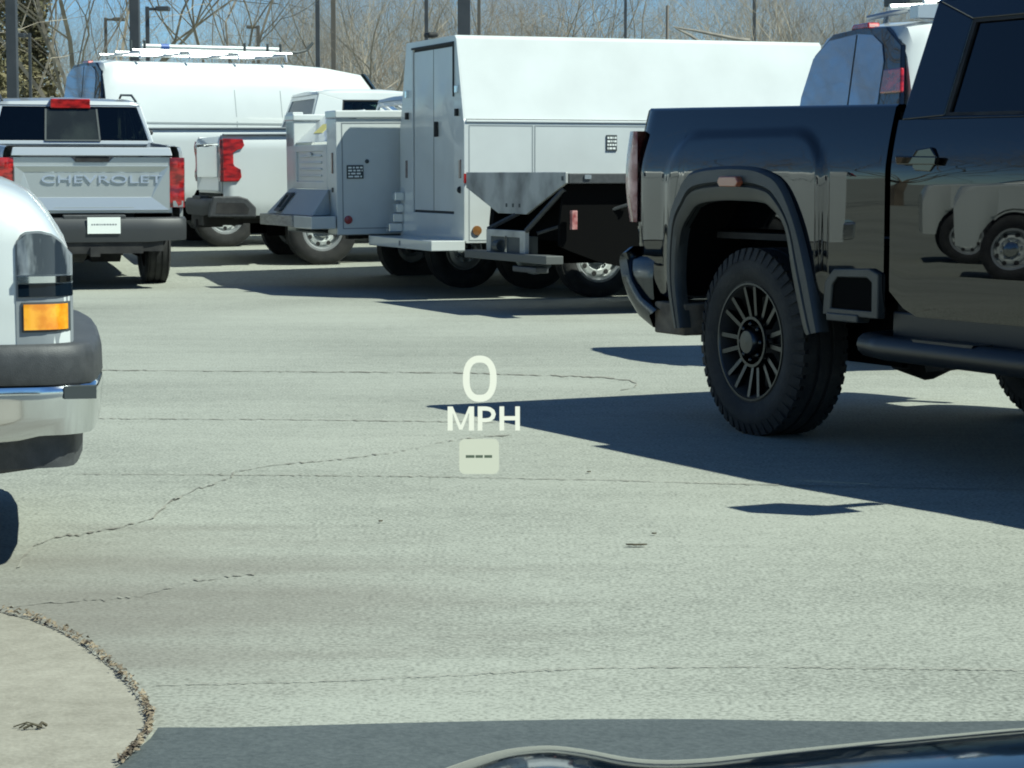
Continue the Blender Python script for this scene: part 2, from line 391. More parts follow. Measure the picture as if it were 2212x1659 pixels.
    for y in (0, W):
        for a, b_, nm in ((cb, cb+cw*.46, 'rear_door'), (cb+cw*.46+.008, cf, 'front_door')):
            m = MB(); m.grid(rows_panel(lin(a, b_, 14), lambda t: belt-.02*(t-cb)/3, lambda t: sill if t > cb+.12 else sill+.1*(1-(t-cb)/.12), out, 0 if y == 0 else 1, W, 18))
            d = m.build(nm, paint, root, sm=50)
            hm = MB(); s_ = 1 if y == 0 else -1; hx = a+.17; hy = y-s_*.012
            hz = belt-.165
            hm.prism([(hx-.02, hz-.03), (hx+.0, hz-.045), (hx+.10, hz-.05), (hx+.13, hz-.02), (hx+.13, hz+.02), (hx+.10, hz+.05), (hx+.0, hz+.04), (hx-.02, hz+.02)], fR if y == 0 else fL(W), -.004, .015)
            hm.prism([(hx-.10, hz-.02), (hx+.16, hz-.022), (hx+.17, hz+.012), (hx-.11, hz+.016)], fR if y == 0 else fL(W), -.026, -.006)
            hm.build('door_handle', p.get('handlem', paint), d, bev=.005)
        m = MB(); m.grid(rows_panel(lin(cf+.008, hf-.1, 40), lambda t: interp(t, [cf, hf-.4, hf-.1], [belt-.05, belt-.18, belt-.3]), lambda t: archcut(t, wb, sill), out, 0 if y == 0 else 1, W, 14)); m.build('front_wing', paint, root, sm=50)
    # hood + front
    m = MB(); rows = []
    for t in lin(cf, hf, 12):
        e = interp(t, [cf, hf-.4, hf-.1, hf], [belt-.05, belt-.18, belt-.3, belt-.42]); i = interp(t, [cf, hf-.2, hf], [.05, .06, .2])
        rows.append([(t, y_, e+c_) for y_, c_ in ((i, 0), (i+.12, .05), (W/2-.3, .09), (W/2, .085), (W/2+.3, .09), (W-i-.12, .05), (W-i, 0))])
    m.grid(rows); m.build('hood', paint, root, sm=50)
    m = MB(); m.box(hf-.12, hf, .15, W-.15, .45, belt-.42); m.box(hf-.05, hf+.1, .02, W-.02, .48, .72); m.build('grille', PLAST, root, bev=.01)
    m = MB(); m.box(cb+.1, hf-.15, .25, W-.25, .45, 1.0); m.build('floor_pan', DARK, root)
    # greenhouse
    ti = p.get('tumble', .30)
    yin = lambda h: .05+(h-belt)*ti
    gR = lambda a, b, d: (a, yin(b)+d, b); gL = lambda a, b, d: (a, W-yin(b)-d, b)
    rt = roof-.07; rb = p.get('rback', .16); rk = p.get('rfront', .95)
    be = lambda t: belt-.02*(t-cb)/3
    bp = cb+.46*cw
    for g_ in (gR, gL):
        m = MB(); outer = [(cb, be(cb)), (cf-.02, be(cf)), (cf-rk, rt), (cb+rb, rt)]
        w1 = [(cb+p.get('cpil', .36), be(cb)+.012), (bp-.03, be(bp)+.012), (bp-.03, rt-.09), (cb+rb+p.get('cpil', .36)*p.get('cpk', .75), rt-.09)]
        w2 = [(bp+.08, be(bp)+.012), (cf-.30, be(cf)+.012), (cf-rk-.02, rt-.09), (bp+.08, rt-.09)]
        m.prism([outer[0], w1[0], w1[3], outer[3]], g_, 0, .05)
        m.prism([outer[3], w1[3], w2[2], outer[2]], g_, .0, .05)
        m.prism([(w1[1][0], w1[1][1]), (w2[0][0], w2[0][1]), w2[3], w1[2]], g_, .004, .05)
        m.prism([w2[1], outer[1], outer[2], w2[2]], g_, 0, .05)
        m.prism([outer[0], outer[1], w2[1], w2[0], w1[1], w1[0]], g_, .0, .05)
        m.build('cab_pillars', paint, root, bev=.006)
        for q in (w1, w2):
            cx_ = sum(a for a, b in q)/4; cy_ = sum(b for a, b in q)/4
            inn = [(cx_+(a-cx_)*.94, cy_+(b-cy_)*.93) for a, b in q]
            fm_ = MB(); fm_.ring(q, inn, g_, .006, .03); win = fm_.build('window_seal', DARK, root)
            MB().prism(q, g_, .018, .022).build('window_glass', p.get('glass', GLASS), win)
        # roof
    m = MB(); rows = []
    for t in lin(cb+rb, cf-rk, 8):
        e = -.03*(1-smooth(0, .25, t-cb-rb))-.03*smooth(cf-rk-.35, cf-rk, t); y0 = yin(rt)
        rows.append([(t, y0, rt), (t, y0+.03, rt+.03+e*.3), (t, y0+.12, roof-.015+e), (t, W/2, roof+e), (t, W-y0-.12, roof-.015+e), (t, W-y0-.03, rt+.03+e*.3), (t, W-y0, rt)])
    rows = [[(cb+rb-.02, q[1], rt-.01) for q in rows[0]]]+rows+[[(cf-rk+.03, q[1], rt-.02) for q in rows[0]]]
    m.grid(rows); m.build('roof', paint, root, sm=50)
    # rear wall with glass
    rw = lambda a, b, d: (cb+rb*(b-belt)/(rt-belt)+d, a, b)
    y0, y1 = .07, yin(rt)+.02; bg_ = p.get('rwb', .06); rs = p.get('rws', .10)
    outer = [(y0, belt-.02), (W-y0, belt-.02), (W-y1, rt), (y1, rt)]; inn = [(y0+rs, belt+bg_), (W-y0-rs, belt+bg_), (W-y1-rs, rt-p.get('rwt', .07)), (y1+rs, rt-p.get('rwt', .07))]
    m = MB(); m.ring(outer, inn, rw, -.005, .04); m.box(cb, cb+.04, .08, W-.08, .8, belt-.02); m.build('cab_back', paint, root, bev=.006)
    wdw = MB().prism(inn, rw, .008, .012).build('rear_window', p.get('rglass', GLASSD), root)
    if p.get('chm', 1): MB().box(cb+rb*.86-.04, cb+rb*.86+.04, W/2-.22, W/2+.22, rt-.05, rt+.055).build('brake_light', RED, root, bev=.008)
    ws = lambda a, b, d: (cf-.02-(rk-.02)*(b-belt)/(rt-belt)-d, a, b)
    MB().prism([(.08, belt-.04), (W-.08, belt-.04), (W-y1, rt), (y1, rt)], ws, .0, .006).build('windscreen', GLASS, root)
    # seats, wheel
    m = MB()
    for t in (cb+.35, cb+cw*.46+.45):
        for y in (.52, W-.52):
            m.grid([[(t+.10+.10*(h-1.0), y+x*wd, h) for x in (-1, -.6, 0, .6, 1)] for h, wd in ((.9, .24), (1.45, .22), (1.56, .16), (1.58, .14))]+[[(t-.02+.10*(h-1.0), y+x*wd, h) for x in (-1, -.6, 0, .6, 1)] for h, wd in ((1.58, .14), (1.56, .16), (1.45, .22), (.9, .24))])
            m.box(t+.06, t+.14, y-.13, y+.13, 1.60, 1.78)
        m.box(t, t+.5, .3, W-.3, .9, 1.05)
    m.build('seats', SEAT, root, bev=.02)
    # mirror
    for y, s_ in ((0, 1), (W, -1)):
        m = MB(); t = cf-.42; m.box(t-.04, t+.02, min(y+s_*.04, y-s_*.22), max(y+s_*.04, y-s_*.22), belt+.05, belt+.11)
        ms = p.get('mir', 1); m.box(t-.08, t+.09, min(y-s_*.18*ms, y-s_*.42*ms), max(y-s_*.18*ms, y-s_*.42*ms), belt-.02, belt+.28*ms); m.build('side_mirror', p.get('mirm', PLAST), root, bev=.02)
    axle_set(root, wb, W, p['wheel'], Rt, p['Rr'], p['tw'])
    return root

# ================================================================== ground
ASPH = mat('aged_asphalt', rough=.85)
def asphalt_fn(m, c0, c1, speck=.5, stain=None):
    nt = m.node_tree; b = nt.nodes['Principled BSDF']
    tc = N(nt, 'ShaderNodeTexCoord'); src = tc.outputs['Object']
    big = N(nt, 'ShaderNodeTexNoise', _Scale=.35, _Detail=5); nt.links.new(src, big.inputs['Vector'])
    mp = N(nt, 'ShaderNodeMapping'); mp.inputs['Scale'].default_value = (.8, 4.0, 1); mp.inputs['Rotation'].default_value = (0, 0, .06); nt.links.new(src, mp.inputs[0])
    st = N(nt, 'ShaderNodeTexNoise', _Scale=.9, _Detail=6); nt.links.new(mp.outputs[0], st.inputs['Vector'])
    fine = N(nt, 'ShaderNodeTexNoise', _Scale=75, _Detail=3); nt.links.new(src, fine.inputs['Vector'])
    mid = N(nt, 'ShaderNodeTexNoise', _Scale=14, _Detail=5); nt.links.new(src, mid.inputs['Vector'])
    def mixv(a, wa, b_, wb_):
        x = N(nt, 'ShaderNodeMath', operation='MULTIPLY_ADD'); nt.links.new(a, x.inputs[0]); x.inputs[1].default_value = wa
        if b_ is None: x.inputs[2].default_value = wb_
        else:
            y = N(nt, 'ShaderNodeMath', operation='MULTIPLY'); nt.links.new(b_, y.inputs[0]); y.inputs[1].default_value = wb_; nt.links.new(y.outputs[0], x.inputs[2])
        return x.outputs[0]
    v = mixv(big.outputs[0], .44, st.outputs[0], .16); v2 = mixv(fine.outputs[0], speck, mid.outputs[0], .25)
    s_ = N(nt, 'ShaderNodeMath', operation='ADD'); nt.links.new(v, s_.inputs[0]); nt.links.new(v2, s_.inputs[1])
    r = N(nt, 'ShaderNodeValToRGB'); r.color_ramp.elements[0].position = .42; r.color_ramp.elements[1].position = .90
    r.color_ramp.elements[0].color = (*c0, 1); r.color_ramp.elements[1].color = (*c1, 1)
    nt.links.new(s_.outputs[0], r.inputs[0]); nt.links.new(r.outputs[0], b.inputs['Base Color'])
    if speck > .9: r.color_ramp.elements[0].position = .62; r.color_ramp.elements[1].position = 1.12 if False else 1.0
    if stain:      # brown oil and dirt stain on the asphalt
        ms = N(nt, 'ShaderNodeMapping'); ms.vector_type = 'POINT'; ms.inputs['Location'].default_value = (-stain[0]/stain[2], -stain[1]/stain[2]*.8, 0); ms.inputs['Scale'].default_value = (1/stain[2], .8/stain[2], 1)
        nt.links.new(src, ms.inputs[0]); ln = N(nt, 'ShaderNodeVectorMath', operation='LENGTH'); nt.links.new(ms.outputs[0], ln.inputs[0])
        ad = N(nt, 'ShaderNodeMath', operation='ADD'); nt.links.new(ln.outputs['Value'], ad.inputs[0]); nt.links.new(st.outputs[0], ad.inputs[1])
        mr = N(nt, 'ShaderNodeMapRange', interpolation_type='SMOOTHSTEP'); mr.inputs[1].default_value = .5; mr.inputs[2].default_value = 1.6; mr.inputs[3].default_value = .7; mr.inputs[4].default_value = 0
        nt.links.new(ad.outputs[0], mr.inputs[0]); mx = N(nt, 'ShaderNodeMixRGB'); nt.links.new(mr.outputs[0], mx.inputs[0]); nt.links.new(r.outputs[0], mx.inputs[1]); mx.inputs[2].default_value = (.155, .14, .115, 1)
        nt.links.new(mx.outputs[0], b.inputs['Base Color'])
    bp = N(nt, 'ShaderNodeBump', _Strength=.35, _Distance=.006); nt.links.new(fine.outputs[0], bp.inputs['Height']); nt.links.new(bp.outputs[0], b.inputs['Normal'])
asphalt_fn(ASPH, (.115, .121, .100), (.325, .335, .285), .95, stain=(-1.3, 6.35, 1.5))
PATCH = mat('new_asphalt', rough=.8); asphalt_fn(PATCH, (.030, .040, .042), (.085, .10, .10), .6)
CONC = mat('concrete', rough=.85); asphalt_fn(CONC, (.20, .185, .145), (.46, .435, .36), .25)
CRACK = mat('crack_dark', rough=.95, fn=vary((.16, .15, .125), (.29, .285, .24), 9))

m = MB(); xs = [-900, -300, -80, -30, -15, -8, -4, 0, 4, 8, 15, 30, 80, 300, 900]; ys = [-40, -10, 0, 5, 10, 15, 20, 23, 25.2, 26, 27.4, 28.8, 30.3, 32, 34, 40, 60, 120, 300, 900]
m.grid([[(x, y, ground_h(y)) for x in xs] for y in ys]); tag(m.build('asphalt_ground', ASPH), kind='structure')
def gpoly(px): return [(gnd(*p).x, gnd(*p).y) for p in px]
flat = lambda a, b, d: (a, b, d)
# concrete apron, lower left, curved edge
edge = [(-260, 1290), (-120, 1312), (0, 1332), (60, 1345), (120, 1368), (170, 1396), (215, 1430), (255, 1465), (288, 1500), (312, 1535), (321, 1562), (318, 1590), (300, 1620), (262, 1655), (215, 1690), (100, 1745), (-300, 1850)]
ed = gpoly(edge); MB().prism(ed+[(-3.2, 4.2), (-3.2, 6.2)], flat, -.03, .012).build('concrete_apron', CONC)
tag(bpy.data.objects['concrete_apron'], kind='structure')
# darker new asphalt in front of the car
pe = [(342, 1576), (500, 1576), (800, 1568), (1050, 1562), (1280, 1558), (1500, 1558), (1750, 1562), (2000, 1564), (2350, 1560), (3200, 1550)]
pp = gpoly(pe)+[(6, .5), (-2, .5), (-1.6, 3.6)]+gpoly([(200, 1700), (245, 1659), (290, 1628), (325, 1600)])
tag(MB().prism(pp, flat, .001, .005).build('asphalt_patch', PATCH), kind='structure')
# cracks and joints
def crack(name, px, wd, jit, seed=0, z=.004):
    rnd = random.Random(seed); P = []
    for a, b in zip(px, px[1:]):
        n = max(2, int(hypot(b[0]-a[0], b[1]-a[1])/9))
        for k in range(n): P.append((a[0]+(b[0]-a[0])*k/n, a[1]+(b[1]-a[1])*k/n+rnd.gauss(0, jit)))
    rows = []
    for p in P:
        g = gnd(*p); w_ = wd*.7*rnd.uniform(.2, 1.3)*(g.y/9)**.7; rows.append([(g.x-w_*.25, g.y-w_, z), (g.x+w_*.25, g.y+w_, z)])
    return tag(MB().grid(rows).build(name, CRACK), kind='structure')
crack('pavement_crack', [(40, 1225), (45, 1215), (70, 1185), (110, 1165), (200, 1150), (270, 1138), (330, 1120), (345, 1105), (375, 1080), (420, 1060), (460, 1048), (500, 1030), (508, 1018)], .026, 2.0, 1)
crack('pavement_crack', [(508, 1020), (600, 1005), (720, 995), (860, 978), (950, 958), (1010, 948), (1110, 940)], .018, .8, 2)
crack('pavement_crack', [(160, 1025), (500, 1027), (900, 1030), (1300, 1038), (1560, 1046), (2300, 1062)], .010, .6, 3)
crack('pavement_crack', [(340, 1482), (700, 1474), (950, 1462), (1300, 1444), (1600, 1442), (2250, 1450)], .007, .9, 4)
crack('pavement_crack', [(210, 905), (600, 907), (1000, 912), (1180, 915)], .012, .5, 5)
crack('pavement_crack', [(1180, 812), (1290, 815), (1360, 822), (1376, 830), (1370, 838), (1330, 845)], .03, .8, 6)
crack('pavement_crack', [(200, 800), (700, 804), (990, 806), (1180, 812)], .02, .5, 7)
crack('pavement_crack', [(20, 1310), (300, 1290), (420, 1255), (560, 1240)], .012, 1.5, 8)
# litter in the concrete edge
rnd = random.Random(5); m = MB(); mg = MB()
for i in range(520):
    k = rnd.uniform(2, 13.2); a = int(k); f = k-a
    p = (edge[a][0]+(edge[a+1][0]-edge[a][0])*f, edge[a][1]+(edge[a+1][1]-edge[a][1])*f); g = gnd(*p)
    g.x += rnd.gauss(.002, .0035); g.y += rnd.gauss(.0, .007)
    L = rnd.uniform(.004, .015); an = rnd.uniform(0, pi); dx, dy = cos(an)*L/2, sin(an)*L/2; z = rnd.uniform(.012, .03); t_ = rnd.uniform(.002, .005)
    m.add([(g.x-dx-dy*.15, g.y-dy, z), (g.x+dx, g.y+dy, z+rnd.uniform(-.006, .01)), (g.x+dx+t_, g.y+dy+t_*2, z), (g.x-dx+t_, g.y-dy+t_*2, z+.004)], [(0, 1, 2, 3)])
tag(m.build('dry_grass_litter', LITTER), 'dry grass and leaf crumbs lying along the curved edge of the concrete', kind='stuff')
m = MB(); rows = []
for k in lin(2, 13.3, 90):
    a = int(k); f = k-a; g = gnd(edge[a][0]+(edge[a+1][0]-edge[a][0])*f, edge[a][1]+(edge[a+1][1]-edge[a][1])*f); w_ = rnd.uniform(.002, .009)
    rows.append([(g.x-w_*.5, g.y-w_*1.2, .0135), (g.x+w_*1.2, g.y+w_*1.6, .0125)])
tag(m.grid(rows).build('edge_joint', CRACK), kind='structure')
def leaf(px, py, L, wd, an, name, label, mt=LEAFM, z=.006):
    g = gnd(px, py); pts = [(-.5, 0), (-.3, .35), (.05, .5), (.35, .3), (.5, 0), (.3, -.4), (-.1, -.5), (-.35, -.3)]
    m = MB(); m.prism([(a*L*cos(an)-b*wd*sin(an), a*L*sin(an)+b*wd*cos(an)) for a, b in pts], lambda a, b, d: (g.x+a, g.y+b, z+d+.02*abs(a)/L*L*3), .0, .004)
    o = m.build(name, mt); tag(o, label, 'leaf' if 'leaf' in name else 'twig'); return o
leaf(1375, 1182, .07, .02, .0, 'dry_leaf', 'larger dark dry leaf lying flat on the open asphalt')
leaf(1413, 1157, .018, .01, .3, 'dry_leaf', 'tiny leaf scrap just behind the larger dark leaf on the asphalt')
leaf(822, 1130, .02, .012, .9, 'dry_leaf', 'small dry leaf alone on asphalt left of the centre')
leaf(1272, 1023, .02, .012, .5, 'dry_leaf', 'small leaf beside the long pavement joint')
m = MB(); g = gnd(72, 1588)
for a, b, c, d, r_ in ((-.045, .01, .015, .012, .0016), (-.02, -.008, .02, 0, .003), (.01, -.002, .026, .014, .004), (-.03, -.004, .0, .0, .002)):
    m.tube([(g.x+a, g.y+b, .016), (g.x+(a+c)/2, g.y+(b+d)/2, .026), (g.x+c, g.y+d, .018)], r_, 5)
tag(m.build('twig', LEAFM), 'small broken twig lying on the tan concrete', 'twig')

# ================================================================== black pickup
gB = gnd(1605, 940)
blk = thing('pickup_truck', 'big black pickup truck filling the right side, black wheels and grey wheel arch trim', 'pickup truck', loc=(gB.x, gB.y, 0), rz=R(-63))
def low_black(t): return interp(t, [-1.04, -1.0, -.93, -.8, -.62, -.5, .6, .66, 1.2], [.98, .88, .80, .62, .585, .58, .56, .62, .62])
pickup(blk, dict(W=2.03, paint=BLACK, tail=-1.04, bf=1.075, rail=1.488, belt=1.432, roof=1.995, cb=1.115, cf=3.42, hf=5.35, wb=4.3, sill=.62, Rt=.433, Rr=.272, tw=.275,
    wheel='alloy', bulge=True, archr=.575, low=low_black, light=(.97, 1.42), lightm=PALERED, lwrap=.05, lbulge=.045, bx=.10, bh=(.57, .80), bumpm=DCHR, glass=GLASSD, cpil=.28, rback=.06, tumble=.28, cpk=.92, handlem=BLACK, bedmat=DARK))
# wheel arch flares
fo = [(-.56, .465), (-.632, .70), (-.62, .99), (-.535, 1.13), (-.435, 1.215), (-.2, 1.243), (.06, 1.243), (.217, 1.22), (.343, 1.165), (.46, 1.01), (.552, .82), (.625, .614), (.655, .52)]
fi = [(-.50, .47), (-.547, .705), (-.524, .917), (-.45, 1.01), (-.362, 1.065), (-.17, 1.085), (.04, 1.085), (.17, 1.08), (.25, 1.06), (.38, .965), (.447, .745), (.53, .537), (.56, .50)]
def spl(P, n=5):
    o = []
    for i in range(len(P)-1):
        p0, p1, p2, p3 = P[max(i-1, 0)], P[i], P[i+1], P[min(i+2, len(P)-1)]
        for k in range(n):
            t = k/n; o.append(tuple(.5*(2*p1[j]+(p2[j]-p0[j])*t+(2*p0[j]-5*p1[j]+4*p2[j]-p3[j])*t*t+(3*p1[j]-p0[j]-3*p2[j]+p3[j])*t**3) for j in (0, 1)))
    return o+[P[-1]]
fo = spl(fo); fi = spl(fi)
def mid2(a, b, k): return [(p[0]+(q[0]-p[0])*k, p[1]+(q[1]-p[1])*k) for p, q in zip(a, b)]
for c, W0 in ((0, None), (0, 2.03), (4.3, None), (4.3, 2.03)):
    fm = (lambda a, b, d, c=c: (a+c, d, b)) if W0 is None else (lambda a, b, d, c=c: (a+c, 2.03-d, b))
    rows = []
    for k, d in ((0, .02), (0, -.026), (.10, -.044), (.45, -.046), (.52, -.030), (.60, -.046), (.9, -.042), (1, -.03), (1, .02)):
        rows.append([fm(a, b, d) for a, b in mid2(fo, fi, k)])
    m = MB().grid(rows); f = m.build('wheel_arch_trim', FLARE, blk, sm=40)
    mk = MB(); mk.prism([(-.13, 1.172), (-.11, 1.198), (.03, 1.198), (.05, 1.172), (.03, 1.150), (-.11, 1.150)], fm, -.075, -.04)
    mk.build('side_marker', mat('dim_marker', (.35, .10, .05), .3, coat=1) if 'dim_marker' not in MATS else MATS['dim_marker'], f, bev=.006)
# bed step pocket, running board, mud flap, exhaust
m = MB(); o_ = [(.66, .60), (.675, .74), (.74, .80), (1.0, .81), (1.065, .79), (1.065, .60)]; i_ = [(.72, .63), (.73, .73), (.77, .765), (.985, .77), (1.02, .75), (1.02, .63)]
m.ring(o_, i_, fR, -.022, .02); m.build('bed_step', FLARE, blk, bev=.006)
MB().prism(i_, fR, -.012, .02).build('step_pocket_shade', HOLE, blk)  # flat near-black plate imitates the shade of a recess
MB().box(.70, .93, -.03, .04, .575, .61).build('step_tread', FLARE, blk, bev=.006)
for s_, y in ((1, 0), (-1, 2.03)):
    m = MB(); yy = y-s_*.06
    m.tube([(1.03, y+s_*.10, .50), (1.06, yy, .495), (1.2, yy-s_*.02, .49), (2.2, yy-s_*.02, .485), (3.2, yy-s_*.02, .48), (3.35, y+s_*.1, .48)], .052, 12)
    for t in (1.6, 2.9): m.prism([(t-.16, .525), (t+.2, .525), (t+.22, .54), (t-.18, .54)], lambda a, b, d: (a, yy+s_*(d-.05), b), 0, .1)
    m.build('running_board', BLACKT, blk, sm=50)
m = MB(); m.box(1.1, 3.5, .03, 2.0, .50, .635); m.build('rocker_panel', BLACKT, blk, bev=.01)
m = MB(); m.box(-.80, -.52, -.01, .35, .43, .585); m.build('muddy_bracket', RUST, blk, bev=.01)
m = MB(); m.tube([(-.6, 1.5, .52), (1.2, 1.5, .5), (1.5, 1.4, .42)], .05); m.box(1.5, 2.3, .9, 1.5, .34, .6); m.tube([(.2, 1.0, .45), (3.4, 1.0, .5)], .05)
m.lathe([(0, -.2), (.16, -.15), (.21, 0), (.16, .15), (0, .2)], 20, (.05, 1.0, .43)); m.prism([(.60, .55), (.95, .55), (.85, .35), (.72, .33)], fR, .5, .62); m.build('exhaust', DARK, blk, sm=40)
# bumper corner cap over the generic one
bmp = [o for o in bpy.data.objects if o.parent == blk and o.name.startswith('bumper')][0]
m = MB()
for y, s_ in ((0, 1), (2.03, -1)):
    rows = []
    for k in lin(0, 1, 14):
        t = interp(k, [0, .12, .25, .5, .75, 1], [-1.03, -1.085, -1.10, -1.06, -.95, -.80]); h = interp(k, [0, .12, .25, .5, .75, 1], [.85, .84, .80, .69, .60, .545])
        rows.append([(t+.03, y+s_*.14, h-.10), (t+.0, y-s_*.015, h-.09), (t+.01, y-s_*.045, h-.03), (t+.055, y-s_*.03, h), (t+.09, y+s_*.1, h)])
    MB().grid(rows).build('corner_cap', DCHR, bmp, sm=50)


# ================================================================== silver pickup
sv0 = Vector((-3.87, 25.63, 0)); th = R(107); dl = Vector((-sin(th), cos(th), 0))
p0 = sv0-dl*.06
silv = thing('pickup_truck', 'silver pickup truck seen from behind with lettered tailgate and red tail lights', 'pickup truck', loc=(p0.x, p0.y, 0), rz=th, pitch=.035)
pickup(silv, dict(W=1.92, paint=SILVER, tail=-1.2, bf=.62, rail=1.525, belt=1.535, roof=2.03, cb=.66, cf=3.0, hf=4.65, wb=3.72, sill=.6, Rt=.41, Rr=.25, tw=.27, wheel='greyrim',
    light=(.90, 1.42), lwrap=.2, bh=(.55, .80), bumpm=mat('bumper_black', (.035, .038, .04), .5), glass=GLASS, rglass=GLASS, tg=(.13, 1.79), tgb=.84, tumble=.30, rws=.02, rwb=.02, rwt=.03, mir=.3, lw=.155))
tgt = [o for o in bpy.data.objects if o.parent == silv and o.name.startswith('tailgate')][0]
FACE = Matrix(((0, 0, -1, 0), (-1, 0, 0, 0), (0, 1, 0, 0), (0, 0, 0, 1)))      # text seen from behind the vehicle
LET = mat('letter_edge', (.46, .52, .62), .3, metal=.4)
text('CHEVROLET', 'lettering', LET, tgt, .118, Matrix.Translation((-1.219, .86, 1.19)) @ FACE, .006, 1.93)
bp_ = [o for o in bpy.data.objects if o.parent == silv and o.name.startswith('bumper')][0]
plt = MB().box(-1.412, -1.405, .70, 1.04, .64, .81).build('licence_plate', PAPER, bp_)
m = MB()
rnd = random.Random(3); y = .74
while y < 1.0:
    L = rnd.uniform(.012, .03); m.box(-1.4135, -1.412, y, y+L, .728, .742); y += L+.008
m.build('plate_lettering', GREYP, plt)
m = MB(); m.box(-1.36, -1.2, .25, 1.7, .45, .60); m.build('under_shield', DARK, silv)
MB().prism([(.95, .50), (1.6, .50), (1.45, .34), (1.05, .32)], fB, -1.1, -.7).build('spare_wheel', DARK, silv)
MB().prism([(.5, .5), (.9, .5), (.86, .26), (.55, .26)], fB, -.2, .1).build('differential', DARK, silv)
m = MB(); m.prism([(.45, .87), (1.45, .87), (1.35, .905), (.55, .905)], fB, -1.235, -1.2); m.build('tailgate_spoiler', SILVER, tgt)
m = MB()
for y in (.22, 1.70): m.tube([(.84, y, 1.99), (1.2, y, 2.06), (2.1, y, 2.06), (2.3, y, 2.0)], .014, 6)
m.build('roof_rail', PLAST, silv)
rwin = [o for o in bpy.data.objects if o.parent == silv and o.name.startswith('rear_window')][0]
rwf = lambda a, b, d: (.66+.16*(b-1.535)/(1.96-1.535)-.004-d, a, b)
MB().prism([(.66, 1.565), (1.24, 1.565), (1.22, 1.90), (.68, 1.90)], rwf, .004, .012).build('sliding_pane', mat('pane_opaque_dark', rough=.25, fn=vary((.008, .011, .011), (.022, .028, .025), 3, lo=.42, hi=.66)), rwin)  # opaque; see-through and reflected tones painted into the mottling
m = MB(); m.prism([(.64, 1.56), (.66, 1.56), (.68, 1.905), (.66, 1.905)], rwf, .008, .018); m.prism([(1.24, 1.56), (1.26, 1.56), (1.24, 1.905), (1.22, 1.905)], rwf, .008, .018); m.prism([(.64, 1.55), (1.26, 1.55), (1.26, 1.565), (.64, 1.565)], rwf, .008, .018); m.build('pane_frame', INK, rwin)
stk = MB(); rwf = lambda a, b, d: (.66+.16*(b-1.535)/(1.96-1.535)-.004-d, a, b)
stk.prism([(1.06, 1.60), (1.18, 1.60), (1.18, 1.72), (1.06, 1.72)], rwf, -.05, -.045)
stk.build('window_sticker', mat('pale_sticker', (.35, .38, .34), .6), [o for o in bpy.data.objects if o.parent == silv and o.name.startswith('rear_window')][0])

# ================================================================== white pickups of the far row
def white_pickup(px, py, Y, thd, label, **k):
    l, rz, pt = place(px, py, Y, thd, 3.9); r = thing('pickup_truck', label, 'pickup truck', 'pickup trucks in the far row', l, rz, pt)
    d = dict(W=2.03, paint=WHITE, tail=-1.17, bf=.9, rail=1.53, belt=1.50, roof=2.04, cb=.95, cf=3.3, hf=5.2, wb=3.9, sill=.6, Rt=.41, Rr=.23, tw=.27, wheel='steel', light=(1.0, 1.49), lwrap=.12, bh=(.60, .80), bumpm=MATS['dark_plastic'], archh=1.0, archr=.5, chm=0)
    d.update(k); return pickup(r, d)
wE = white_pickup(700, 573, 27.4, 16, 'white pickup truck with red wrap-around tail light beside the silver pickup', wheel='steel')
wE2 = white_pickup(490, 533, 30.3, 18, 'white crew cab pickup truck whose cab shows above the white bed beside the ladder-rack van', wheel='steel', cb=1.15, cf=3.5, bf=1.1, cpil=.42, belt=1.52, roof=2.08, glass=GLASS, rglass=GREYP)
MB().box(-1.16, .9, -.006, .10, 1.538, 1.556).build('bed_rail_cap', GREYP, wE, bev=.004)
MB().box(-1.14, .95, -.006, .10, 1.538, 1.556).build('bed_rail_cap', GREYP, wE2, bev=.004)
# stepped wrap of the tail light and the pocket in the bumper corner
m = MB(); m.prism([(-1.175, 1.0), (-1.0, 1.0), (-.96, 1.05), (-.97, 1.14), (-1.04, 1.18), (-1.06, 1.22), (-1.06, 1.33), (-1.0, 1.37), (-.95, 1.38), (-.92, 1.42), (-.94, 1.49), (-1.175, 1.50)], fR, -.022, .03)
m.build('taillight', RED, wE, bev=.006)
m = MB(); m.prism([(-1.36, .59), (-.80, .58), (-.80, .70), (-.90, .80), (-1.0, .83), (-1.3, .83)], fR, -.035, .06); m.build('corner_step', PLAST, wE, bev=.015)
m = MB(); m.prism([(-1.28, .63), (-.90, .62), (-.88, .68), (-.94, .75), (-1.26, .76)], fR, -.038, -.034); m.build('step_pocket_shade', DARK, wE)  # flat dark plate painted in for the shaded hole
m = MB(); m.box(-1.215, -1.20, .2, 1.8, 1.05, 1.42); m.build('tailgate_trim', CLEAR, wE, bev=.01)

